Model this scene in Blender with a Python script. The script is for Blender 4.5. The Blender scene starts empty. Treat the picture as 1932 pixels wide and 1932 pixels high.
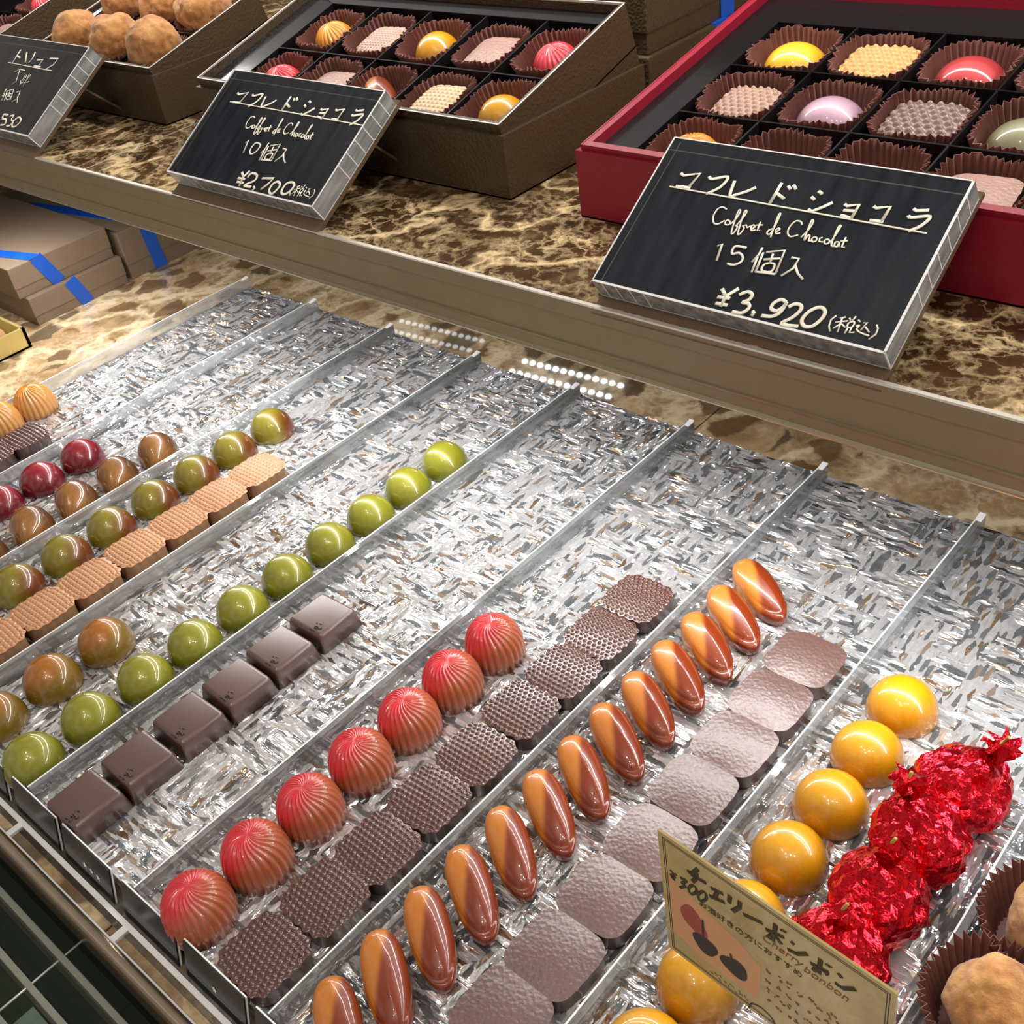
import bpy, bmesh, math, random, json
from mathutils import Vector, Matrix, noise
random.seed(7)
PI = math.pi
S = 0.085            # one lane of the chocolate tray in metres; everything below is laid out in lanes and scaled at the end
SC = bpy.context.scene
COL = SC.collection

# ------------------------------------------------------------------ camera, world, lights, exposure
cam_d = bpy.data.cameras.new('camera')
cam_d.sensor_width = 36.0
cam_d.lens = 2108.263 / 1932 * 36.0
cam_d.clip_start = 0.002
cam_d.clip_end = 50
cam = bpy.data.objects.new('camera', cam_d)
COL.objects.link(cam)
_R = ((0.74531413, 0.65375764, -0.13079675), (0.31783556, -0.52085588, -0.79226871), (-0.58607798, 0.54891721, -0.59598867))
cam.matrix_world = Matrix(((_R[0][0], -_R[1][0], -_R[2][0], 8.7483044 * S), (_R[0][1], -_R[1][1], -_R[2][1], -5.28663557 * S),
                           (_R[0][2], -_R[1][2], -_R[2][2], 4.20985503 * S), (0, 0, 0, 1)))
SC.camera = cam
SC.view_settings.view_transform = 'Standard'
SC.view_settings.look = 'None'
SC.view_settings.gamma = 1.0
SC.view_settings.use_curve_mapping = False
SC.view_settings.exposure = 0.0
SC.cycles.use_denoising = True
SC.cycles.caustics_refractive = False
SC.cycles.caustics_reflective = False
SC.cycles.sample_clamp_indirect = 4.0
SC.cycles.max_bounces = 10
SC.cycles.transparent_max_bounces = 16

world = bpy.data.worlds.new('shop_interior')
SC.world = world
world.use_nodes = True
wn = world.node_tree.nodes
wl = world.node_tree.links
bg = wn['Background']
tcw = wn.new('ShaderNodeTexCoord')
nzw = wn.new('ShaderNodeTexNoise')
nzw.inputs['Scale'].default_value = 2.6
nzw.inputs['Detail'].default_value = 2.0
rpw = wn.new('ShaderNodeValToRGB')
rpw.color_ramp.elements[0].position = 0.35
rpw.color_ramp.elements[0].color = (0.10, 0.085, 0.07, 1)
rpw.color_ramp.elements[1].position = 0.72
rpw.color_ramp.elements[1].color = (0.95, 0.86, 0.74, 1)
wl.new(tcw.outputs['Generated'], nzw.inputs['Vector'])
wl.new(nzw.outputs['Fac'], rpw.inputs['Fac'])
wl.new(rpw.outputs['Color'], bg.inputs['Color'])
bg.inputs['Strength'].default_value = 0.85

def area_light(name, loc, sx, sy, radiance, color, rot=(0, 0, 0)):
    L = bpy.data.lights.new(name, 'AREA')
    L.shape = 'RECTANGLE'
    L.size, L.size_y = sx * S, sy * S
    L.energy = radiance * PI * sx * S * sy * S
    L.color = color
    o = bpy.data.objects.new(name, L)
    COL.objects.link(o)
    o.location = Vector(loc) * S
    o.rotation_euler = rot
    return o
# 95.0 strip under the front edge of the raised shelf (lights the tray), in two close lines, angled to the front
for dy in (0.0, 0.055):
    area_light('shelf_edge_led', (5.1, -1.385 + dy, 1.226), 14.6, 0.034, 95.0, (1.0, 0.98, 0.95), (math.radians(-12), 0, 0))
# 95.0 strip above the gift boxes, in two lines
for dy in (0.0, 0.17):
    area_light('box_led', (4.0, 0.75 + dy, 4.3), 18, 0.075, 55.0, (1.0, 0.97, 0.92))
area_light('added_lid_fill', (4.0, 1.8, 4.6), 18, 2.5, 0.4, (0.97, 0.98, 1.0))  # broad unseen panel added above the boxes as a low fill light
# small warm spotlights in the shop ceiling over the customers
for x, y in ((4.5, -6.0), (7.5, -7.2), (10.5, -6.4), (13.0, -5.2), (9.0, -9.5)):
    area_light('shop_spotlight', (x, y, 12.0), 0.34, 0.34, 420.0, (1.0, 0.94, 0.85), (math.radians(-25), 0, 0))
# ------------------------------------------------------------------ materials
def srgb(r, g, b):
    f = lambda c: (c / 255 / 12.92) if c / 255 <= 0.04045 else ((c / 255 + 0.055) / 1.055) ** 2.4
    return (f(r), f(g), f(b), 1)

class NT:
    """small wrapper to write node trees"""
    def __init__(self, name):
        self.m = bpy.data.materials.new(name)
        self.m.use_nodes = True
        self.t = self.m.node_tree
        self.b = self.t.nodes['Principled BSDF']
        self.out = self.t.nodes['Material Output']
    def n(self, kind, **kw):
        nd = self.t.nodes.new(kind)
        for k, v in kw.items():
            if k in ('operation', 'blend_type', 'data_type', 'feature', 'distance', 'noise_dimensions', 'voronoi_dimensions', 'wave_type', 'bands_direction', 'interpolation'):
                setattr(nd, k, v)
            else:
                nd.inputs[k.replace('_', ' ')].default_value = v
        return nd
    def l(self, a, b): self.t.links.new(a, b)
    def coord(self, scale=(1, 1, 1), rot=(0, 0, 0)):
        tc = self.n('ShaderNodeTexCoord')
        mp = self.n('ShaderNodeMapping')
        mp.inputs['Scale'].default_value = [s / S for s in scale]
        mp.inputs['Rotation'].default_value = rot
        self.l(tc.outputs['Object'], mp.inputs['Vector'])
        return mp.outputs['Vector']
    def noise(self, vec, scale, detail=2.0, rough=0.5, dist=0.0):
        nd = self.n('ShaderNodeTexNoise', Scale=scale, Detail=detail, Roughness=rough, Distortion=dist)
        self.l(vec, nd.inputs['Vector'])
        return nd.outputs['Fac']
    def ramp(self, fac, stops):
        nd = self.n('ShaderNodeValToRGB')
        el = nd.color_ramp.elements
        while len(el) < len(stops): el.new(0.5)
        for e, (p, c) in zip(el, stops):
            e.position = p
            e.color = c
        self.l(fac, nd.inputs['Fac'])
        return nd.outputs['Color']
    def math(self, op, a, b=None, clamp=False):
        nd = self.n('ShaderNodeMath', operation=op)
        nd.use_clamp = clamp
        for i, v in enumerate((a, b)):
            if v is None: continue
            if isinstance(v, (int, float)): nd.inputs[i].default_value = v
            else: self.l(v, nd.inputs[i])
        return nd.outputs[0]
    def mix(self, fac, a, b, mode='MIX'):
        nd = self.n('ShaderNodeMix', data_type='RGBA', blend_type=mode)
        for i, v in ((0, fac), (6, a), (7, b)):
            if isinstance(v, (int, float, tuple)): nd.inputs[i].default_value = v
            else: self.l(v, nd.inputs[i])
        return nd.outputs[2]
    def bump(self, h, strength=0.5, dist=0.01, normal=None):
        nd = self.n('ShaderNodeBump', Strength=strength, Distance=dist * S)
        self.l(h, nd.inputs['Height'])
        if normal is not None: self.l(normal, nd.inputs['Normal'])
        return nd.outputs['Normal']
    def set(self, **kw):
        for k, v in kw.items():
            s = self.b.inputs[k.replace('_', ' ')]
            if hasattr(v, 'is_output'): self.l(v, s)
            else: s.default_value = v
        return self

def simple(name, col, rough=0.5, metal=0.0, coat=0.0, bumpscale=None, bumpstr=0.2, spec=0.5):
    w = NT(name)
    v = w.coord()
    c = w.mix(w.noise(v, 9.0, 3), tuple(x * 0.88 for x in col[:3]) + (1,), tuple(min(1, x * 1.1) for x in col[:3]) + (1,))
    w.set(Base_Color=c, Roughness=rough, Metallic=metal, Coat_Weight=coat, Coat_Roughness=0.05, Specular_IOR_Level=spec)
    if bumpscale: w.set(Normal=w.bump(w.noise(v, bumpscale, 3), bumpstr, 0.01))
    return w.m

def marble(name, dark, mid, vein, vs, amount, rough=0.07, patch=None, pale=0.5):
    """brown stone: cloudy ground, a web of fine pale veins, and (patch) darker angular chips"""
    w = NT(name)
    v = w.coord((1, 1, 1), (0, 0, 0.5))
    def warped(f, sc):
        dn = w.n('ShaderNodeTexNoise', Scale=sc, Detail=6.0, Roughness=0.62)
        w.l(v, dn.inputs['Vector'])
        wv = w.n('ShaderNodeMix', data_type='VECTOR')
        wv.inputs[0].default_value = f
        w.l(v, wv.inputs[4]); w.l(dn.outputs['Color'], wv.inputs[5])
        return wv.outputs[1]
    vec = warped(0.22, 2.2)
    def ridge(sc, width, stretch=(1, 1, 1)):
        mp = w.n('ShaderNodeMapping'); mp.inputs['Scale'].default_value = stretch; w.l(vec, mp.inputs['Vector'])
        n_ = w.noise(mp.outputs[0], sc, 4, 0.55)
        r_ = w.math('ABSOLUTE', w.math('SUBTRACT', n_, 0.5))
        return w.ramp(r_, [(0.0, (1, 1, 1, 1)), (width * 0.35, (.55, .55, .55, 1)), (width, (0, 0, 0, 1))])
    clouds = w.ramp(w.noise(vec, 1.5, 5, 0.6), [(0.36, (0.08, 0.08, 0.08, 1)), (0.64, (1, 1, 1, 1))])
    r1 = ridge(1.9, 0.035 * amount, (1, .6, 1)); r2 = ridge(4.6, 0.045 * amount, (.7, 1, 1)); r3 = ridge(10.0, 0.055 * amount)
    vv = w.math('ADD', w.math('MULTIPLY', r1, 0.9), w.math('MULTIPLY', clouds, w.math('ADD', w.math('MULTIPLY', r2, 0.75), w.math('MULTIPLY', r3, 0.5))), clamp=True)
    ground = w.ramp(w.noise(vec, vs, 7, 0.68), [(0.34, dark), (0.56, mid), (0.74, tuple(a * (1 - pale) + b * pale for a, b in zip(mid, vein)))])
    col = w.mix(vv, ground, vein)
    if patch:
        vo3 = w.n('ShaderNodeTexVoronoi', feature='F1', Scale=patch[1], Randomness=1.0)
        w.l(vec, vo3.inputs['Vector'])
        ed = w.n('ShaderNodeTexVoronoi', feature='DISTANCE_TO_EDGE', Scale=patch[1]); w.l(vec, ed.inputs['Vector'])
        sel = w.n('ShaderNodeSeparateColor'); w.l(vo3.outputs['Color'], sel.inputs[0])
        m = w.math('MULTIPLY', w.math('GREATER_THAN', sel.outputs[0], 0.55), w.ramp(ed.outputs['Distance'], [(0.10, (0, 0, 0, 1)), (0.18, (1, 1, 1, 1))]))
        col = w.mix(w.math('MULTIPLY', m, 0.85), col, w.mix(sel.outputs[1], patch[0], srgb(108, 78, 44)))
    w.set(Base_Color=col, Roughness=rough, Specular_IOR_Level=0.5)
    return w.m

def glazed(name, c1, c2, axis=(0, 0, 1), lo=0.0, hi=0.2, rough=0.12, metal=0.0, speck=None, noisy=0.35, coat=1.0):
    """glossy sprayed cocoa butter: one colour fading into another along an axis of the piece"""
    w = NT(name)
    tc = w.n('ShaderNodeTexCoord')
    dp = w.n('ShaderNodeVectorMath', operation='DOT_PRODUCT')
    w.l(tc.outputs['Object'], dp.inputs[0])
    dp.inputs[1].default_value = [a / S for a in axis]
    v = w.coord()
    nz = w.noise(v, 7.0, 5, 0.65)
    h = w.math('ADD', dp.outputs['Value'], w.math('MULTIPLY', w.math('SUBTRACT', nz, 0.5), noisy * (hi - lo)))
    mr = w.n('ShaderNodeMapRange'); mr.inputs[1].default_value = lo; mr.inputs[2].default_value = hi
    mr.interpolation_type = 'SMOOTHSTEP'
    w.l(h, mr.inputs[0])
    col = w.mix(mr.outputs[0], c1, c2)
    fine = w.noise(v, 60.0, 2)
    col = w.mix(w.math('MULTIPLY', fine, 0.25), col, tuple(min(1, x * 1.6) for x in c2[:3]) + (1,))
    if speck:
        s = w.ramp(w.noise(v, 24.0, 2), [(0.66, (0, 0, 0, 1)), (0.72, (1, 1, 1, 1))])
        col = w.mix(w.math('MULTIPLY', s, 0.7), col, speck)
    w.set(Base_Color=col, Roughness=rough + 0.25, Metallic=metal, Coat_Weight=coat, Coat_Roughness=rough * 0.35, Specular_IOR_Level=0.5)
    w.set(Subsurface_Weight=0.0)
    return w.m

def chocolate(name, col, rough=0.35, tex=None, strength=0.5, coat=0.0, spec=0.5, coat_rough=0.38):
    w = NT(name)
    v = w.coord()
    c = w.mix(w.noise(v, 5.0, 3), tuple(x * 0.85 for x in col[:3]) + (1,), tuple(x * 1.12 for x in col[:3]) + (1,))
    w.set(Base_Color=c, Roughness=rough, Coat_Weight=coat, Coat_Roughness=coat_rough, Specular_IOR_Level=spec)
    if tex == 'leather':
        vo = w.n('ShaderNodeTexVoronoi', feature='SMOOTH_F1', Scale=58.0); w.l(v, vo.inputs['Vector'])
        w.set(Normal=w.bump(w.math('ADD', vo.outputs['Distance'], w.noise(v, 50, 2)), strength, 0.012))
    elif tex == 'fine':
        w.set(Normal=w.bump(w.noise(v, 40, 4), strength, 0.01))
    return w.m

def cocoa_powder(name):
    w = NT(name)
    v = w.coord()
    c = w.ramp(w.noise(v, 6, 6, 0.6), [(0.30, srgb(118, 70, 34)), (0.48, srgb(186, 130, 78)), (0.7, srgb(216, 166, 108))])
    w.set(Base_Color=c, Roughness=0.95, Specular_IOR_Level=0.1, Normal=w.bump(w.noise(v, 34, 6, 0.7), 0.5, 0.02), Sheen_Weight=0.3)
    return w.m

def clear_plastic(name, tint=(0.96, 0.98, 1.0, 1), cloud=0.25, rough=0.06):
    """thin clear acrylic: lets light straight through, reflects at the surface, slightly milky"""
    w = NT(name)
    t = w.n('ShaderNodeBsdfTransparent'); t.inputs[0].default_value = tint
    g = w.n('ShaderNodeBsdfGlossy', Roughness=rough)
    d = w.n('ShaderNodeBsdfDiffuse'); d.inputs[0].default_value = (0.92, 0.95, 0.98, 1)
    tr = w.n('ShaderNodeBsdfTranslucent'); tr.inputs[0].default_value = (0.92, 0.95, 0.98, 1)
    dd = w.n('ShaderNodeMixShader'); dd.inputs[0].default_value = 0.5
    w.l(d.outputs[0], dd.inputs[1]); w.l(tr.outputs[0], dd.inputs[2])
    m1 = w.n('ShaderNodeMixShader')
    v = w.coord((1, 0.15, 1))
    cl = w.math('MULTIPLY', w.ramp(w.noise(v, 16, 3), [(0.3, (.35, .35, .35, 1)), (0.7, (1, 1, 1, 1))]), cloud)
    w.l(cl, m1.inputs[0])
    w.l(t.outputs[0], m1.inputs[1]); w.l(dd.outputs[0], m1.inputs[2])
    fr = w.n('ShaderNodeFresnel', IOR=1.49)
    m2 = w.n('ShaderNodeMixShader')
    w.l(fr.outputs[0], m2.inputs[0]); w.l(m1.outputs[0], m2.inputs[1]); w.l(g.outputs[0], m2.inputs[2])
    w.l(m2.outputs[0], w.out.inputs['Surface'])
    return w.m

def hammered_acrylic(name):
    """embossed acrylic with a silvery back: a mosaic of little tilted ribs and facets running both ways, glinting, with the brown stone glowing through"""
    w = NT(name)
    v = w.coord()
    def facets(scale, stretch, tilt):
        c = w.coord(stretch)
        vo = w.n('ShaderNodeTexVoronoi', feature='F1', Scale=scale)
        w.l(c, vo.inputs['Vector'])
        sub = w.n('ShaderNodeVectorMath', operation='SUBTRACT'); w.l(c, sub.inputs[0]); w.l(vo.outputs['Position'], sub.inputs[1])
        rnd = w.n('ShaderNodeVectorMath', operation='SUBTRACT'); w.l(vo.outputs['Color'], rnd.inputs[0]); rnd.inputs[1].default_value = (0.5, 0.5, 0.5)
        dp = w.n('ShaderNodeVectorMath', operation='DOT_PRODUCT'); w.l(sub.outputs[0], dp.inputs[0]); w.l(rnd.outputs[0], dp.inputs[1])
        return w.math('MULTIPLY', dp.outputs['Value'], tilt), vo.outputs['Color']
    f1, c1 = facets(29.0, (0.36, 1.5, 1), 1.15)
    f2, c2 = facets(29.0, (1.5, 0.36, 1), 1.15)
    vo = w.n('ShaderNodeTexVoronoi', feature='F1', distance='CHEBYCHEV', Scale=7.0); w.l(v, vo.inputs['Vector'])
    sp = w.n('ShaderNodeSeparateColor'); w.l(vo.outputs['Color'], sp.inputs[0])
    pick = w.math('GREATER_THAN', sp.outputs[0], 0.5)
    h = w.n('ShaderNodeMix'); w.l(pick, h.inputs[0]); w.l(f1, h.inputs[2]); w.l(f2, h.inputs[3])
    ra = w.noise(w.coord((1, .2, 1)), 46, 1.0); rb = w.noise(w.coord((.2, 1, 1)), 46, 1.0)
    h2 = w.n('ShaderNodeMix'); w.l(pick, h2.inputs[0]); w.l(rb, h2.inputs[2]); w.l(ra, h2.inputs[3])
    hh = w.math('ADD', h.outputs[0], w.math('MULTIPLY', h2.outputs[0], 0.014))
    nrm = w.bump(hh, 1.0, 0.9)
    cc = w.n('ShaderNodeMix', data_type='RGBA'); w.l(pick, cc.inputs[0]); w.l(c1, cc.inputs[6]); w.l(c2, cc.inputs[7])
    s2 = w.n('ShaderNodeSeparateColor'); w.l(cc.outputs[2], s2.inputs[0])
    zone = w.ramp(w.noise(v, 0.8, 2), [(0.42, (0.95, 0.95, 0.95, 1)), (0.66, (0.82, 0.82, 0.82, 1))])
    gold = w.math('GREATER_THAN', s2.outputs[1], zone)
    dark = w.math('GREATER_THAN', s2.outputs[2], 0.74)
    col = w.mix(w.math('MULTIPLY', dark, 0.75), (0.97, 0.965, 0.985, 1), srgb(92, 98, 104))
    col = w.mix(w.math('MULTIPLY', gold, 0.7), col, srgb(168, 128, 80))
    w.set(Base_Color=col, Metallic=0.68, Roughness=0.10, Normal=nrm, Specular_IOR_Level=0.6)
    return w.m

M = {}
M['counter'] = marble('brown_marble_light', srgb(124, 98, 66), srgb(176, 146, 106), srgb(226, 204, 168), 3.0, 1.6, 0.03, (srgb(82, 72, 58), 4.2))
M['shelf'] = marble('brown_marble_dark', srgb(36, 24, 15), srgb(82, 58, 35), srgb(236, 208, 160), 2.2, 0.95, 0.10, None, 0.25)
M['fascia'] = simple('brown_satin_metal', srgb(148, 137, 114), 0.42, 0.5)
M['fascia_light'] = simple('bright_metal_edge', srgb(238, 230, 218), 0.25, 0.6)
M['under'] = simple('shelf_underside', srgb(70, 58, 46), 0.5)
M['tray'] = hammered_acrylic('embossed_acrylic')
M['acrylic'] = clear_plastic('clear_acrylic', cloud=0.42)
M['acrylic_clear'] = clear_plastic('clear_acrylic_block', cloud=0.05, rough=0.02)
M['acrylic_side'] = clear_plastic('clear_acrylic_side', cloud=0.95, rough=0.05)
M['bronze_top'] = simple('bronze_acrylic_top', srgb(186, 166, 150), 0.25)
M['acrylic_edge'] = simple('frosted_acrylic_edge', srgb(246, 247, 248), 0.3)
M['smoke'] = simple('brown_acrylic', srgb(46, 34, 27), 0.12)
M['navy'] = simple('navy_black_panel', srgb(14, 22, 44), 0.12, spec=0.25)
M['smoke_clear'] = simple('bronze_acrylic', srgb(104, 84, 66), 0.15)
M['ink'] = simple('cream_lettering', srgb(250, 240, 222), 0.6)
M['tag'] = simple('dark_navy_card', srgb(28, 33, 40), 0.25)
M['steel'] = simple('warm_steel', srgb(176, 160, 140), 0.28, 0.9)
M['slat'] = simple('grey_vent_slat', srgb(140, 140, 128), 0.5, 0.2)
M['vent_dark'] = simple('vent_interior', srgb(30, 34, 30), 0.5)
M['vent_green'] = simple('green_tinted_glass_plate', srgb(128, 152, 138), 0.2)
M['vent_floor'] = simple('dark_green_vent_floor', srgb(44, 54, 46), 0.35)
M['rod'] = simple('bright_wire', srgb(225, 225, 220), 0.3, 0.5)
def embossed_card(name, col, spec=0.5, rough=0.42):
    w = NT(name)
    v = w.coord()
    wa = w.n('ShaderNodeTexVoronoi', feature='F1', distance='CHEBYCHEV', Scale=42.0); w.l(w.coord((1, 1, 1), (0.6, 0.5, 0.7)), wa.inputs['Vector'])
    c = w.mix(w.noise(v, 4, 3), tuple(x * 0.85 for x in col[:3]) + (1,), col)
    w.set(Base_Color=c, Roughness=rough, Specular_IOR_Level=spec, Normal=w.bump(wa.outputs['Distance'], 0.45, 0.012))
    return w.m
M['brown_box'] = embossed_card('embossed_brown_card', srgb(74, 58, 40))
M['taupe_box'] = simple('taupe_card', srgb(122, 104, 86), 0.55, bumpscale=60, bumpstr=0.15)
M['red_box'] = simple('wine_red_card', srgb(142, 22, 44), 0.42, bumpscale=70, bumpstr=0.12)
M['box_edge'] = simple('white_card_edge', srgb(232, 226, 222), 0.5)
M['liner'] = simple('glossy_black_plastic', srgb(24, 22, 24), 0.14, bumpscale=8, bumpstr=0.1)
M['ribbon'] = simple('blue_satin_ribbon', srgb(22, 84, 190), 0.35, bumpscale=50, bumpstr=0.1)
M['gold'] = simple('gold_card', srgb(206, 186, 120), 0.35, 0.5)
def paper(name):
    w = NT(name)
    v = w.coord()
    c = w.mix(w.noise(v, 8, 3), srgb(132, 86, 78), srgb(166, 118, 108))
    w.set(Base_Color=c, Roughness=0.5, Specular_IOR_Level=0.4)
    tl = w.n('ShaderNodeBsdfTranslucent'); w.l(c, tl.inputs[0])
    mx = w.n('ShaderNodeMixShader'); mx.inputs[0].default_value = 0.4
    w.l(w.b.outputs[0], mx.inputs[1]); w.l(tl.outputs[0], mx.inputs[2]); w.l(mx.outputs[0], w.out.inputs['Surface'])
    return w.m
M['paper'] = paper('brown_glassine_paper')
# chocolates
M['green'] = glazed('olive_glaze', srgb(92, 92, 14), srgb(136, 134, 34), (0, 0, 1), 0.0, 0.16, 0.1, 0.12)
M['green_brown'] = glazed('olive_and_rust_glaze', srgb(134, 128, 32), srgb(104, 48, 16), (0.75, 0.65, 0.2), 0.055, 0.17, 0.1, 0.1)
M['amber_green'] = glazed('amber_brown_glaze', srgb(104, 88, 22), srgb(160, 96, 22), (-0.1, -0.2, 1), 0.08, 0.2, 0.1, 0.1)
M['maroon'] = glazed('maroon_glaze', srgb(84, 8, 28), srgb(140, 14, 30), (-0.3, 0, 1), 0.0, 0.2, 0.08, 0.1)
M['umber'] = glazed('umber_glaze', srgb(150, 98, 36), srgb(70, 42, 26), (0.7, 0.6, 0.3), 0.0, 0.17, 0.1, 0.1)
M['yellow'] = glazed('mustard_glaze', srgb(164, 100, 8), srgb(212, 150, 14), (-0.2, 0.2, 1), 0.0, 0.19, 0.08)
M['red_rib'] = glazed('red_sprayed_milk_chocolate', srgb(158, 96, 60), srgb(204, 22, 38), (-0.5, -0.4, 0.8), 0.09, 0.21, 0.14)
M['orange_rib'] = glazed('orange_sprayed_milk_chocolate', srgb(196, 140, 84), srgb(226, 142, 34), (-0.42, 0.05, 0.82), 0.06, 0.2, 0.16)
M['amber_rib'] = glazed('amber_glaze', srgb(150, 92, 10), srgb(222, 142, 30), (0, 0, 1), 0.0, 0.2, 0.12)
M['pink_rib'] = glazed('bright_red_glaze', srgb(196, 26, 40), srgb(226, 60, 76), (0, 0, 1), 0.05, 0.2, 0.12)
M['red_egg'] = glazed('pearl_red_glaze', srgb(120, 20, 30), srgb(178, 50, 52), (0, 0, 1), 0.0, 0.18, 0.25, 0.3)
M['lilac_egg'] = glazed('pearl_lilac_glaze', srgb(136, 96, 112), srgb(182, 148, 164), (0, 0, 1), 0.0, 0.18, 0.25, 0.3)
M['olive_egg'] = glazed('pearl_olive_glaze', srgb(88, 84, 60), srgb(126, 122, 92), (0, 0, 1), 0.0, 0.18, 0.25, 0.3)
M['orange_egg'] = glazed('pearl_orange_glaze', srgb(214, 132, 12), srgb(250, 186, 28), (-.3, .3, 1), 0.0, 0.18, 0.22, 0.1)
M['caramel'] = glazed('caramel_glaze', srgb(204, 126, 46), srgb(122, 46, 16), (0.35, 0.94, 0.0), -0.035, 0.0, 0.07, noisy=0.3, coat=0.7)
M['dark_choc'] = chocolate('dark_chocolate', srgb(84, 54, 46), 0.38, spec=1.0, coat=0.7)
M['dark_dot'] = chocolate('dotted_dark_chocolate', srgb(86, 54, 46), 0.24, spec=1.0)
M['leather_choc'] = chocolate('leather_grained_chocolate', srgb(100, 72, 66), 0.40, 'leather', 0.28, spec=1.0, coat=0.45)
M['tan_choc'] = chocolate('milk_chocolate', srgb(186, 136, 98), 0.38, spec=0.5)
M['tan_side'] = chocolate('milk_chocolate_side', srgb(176, 132, 96), 0.5)
M['pink_choc'] = chocolate('pinkish_milk_chocolate', srgb(168, 132, 122), 0.4, 'leather', 0.5)
M['pale_choc'] = chocolate('pale_milk_chocolate', srgb(178, 146, 130), 0.34)
M['caramel_choc'] = chocolate('caramel_chocolate', srgb(206, 156, 98), 0.36)
M['mocha_choc'] = chocolate('mocha_chocolate', srgb(132, 108, 102), 0.24, spec=0.7)
M['beige_choc'] = chocolate('beige_chocolate', srgb(206, 178, 142), 0.4)
M['flake'] = chocolate('dark_cocoa_flakes', srgb(44, 26, 20), 0.5)
M['cocoa'] = cocoa_powder('cocoa_powder')
def foil():
    w = NT('red_foil')
    v = w.coord()
    w.set(Base_Color=w.mix(w.noise(v, 9, 3), srgb(196, 10, 28), srgb(236, 36, 52)), Metallic=0.88, Roughness=0.17,
          Normal=w.bump(w.noise(v, 16, 3, 0.6), 0.35, 0.03))
    return w.m
M['foil'] = foil()
M['stem'] = simple('dry_cherry_stem', srgb(168, 140, 70), 0.6)
def led(name, power):
    w = NT(name)
    e = w.n('ShaderNodeEmission'); e.inputs[0].default_value = (0.92, 0.97, 1, 1); e.inputs[1].default_value = power
    w.l(e.outputs[0], w.out.inputs['Surface'])
    return w.m
M['led'] = led('led_bulb', 45.0)
M['led_dim'] = led('led_bulb_dim', 45.0 * 0.1)
M['led_body'] = simple('white_plastic', srgb(210, 210, 205), 0.4)
def parchment():
    w = NT('aged_card')
    v = w.coord()
    w.set(Base_Color=w.ramp(w.noise(v, 3.5, 4, 0.6), [(0.3, srgb(172, 146, 84)), (0.6, srgb(206, 182, 122)), (0.8, srgb(222, 176, 130))]), Roughness=0.3, Coat_Weight=0.4)
    return w.m
M['parchment'] = parchment()
M['sepia'] = simple('sepia_ink', srgb(64, 52, 20), 0.6)
M['rust_ink'] = simple('rust_ink', srgb(140, 84, 40), 0.6)
M['wash'] = simple('peach_watercolour', srgb(222, 164, 118), 0.5, bumpscale=None)
M['rose'] = simple('faded_rose_paint', srgb(168, 78, 66), 0.6)
M['cherry_ink'] = simple('black_cherry_paint', srgb(46, 40, 34), 0.6)
M['wall'] = simple('case_back_wall', srgb(84, 70, 56), 0.5)
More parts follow.
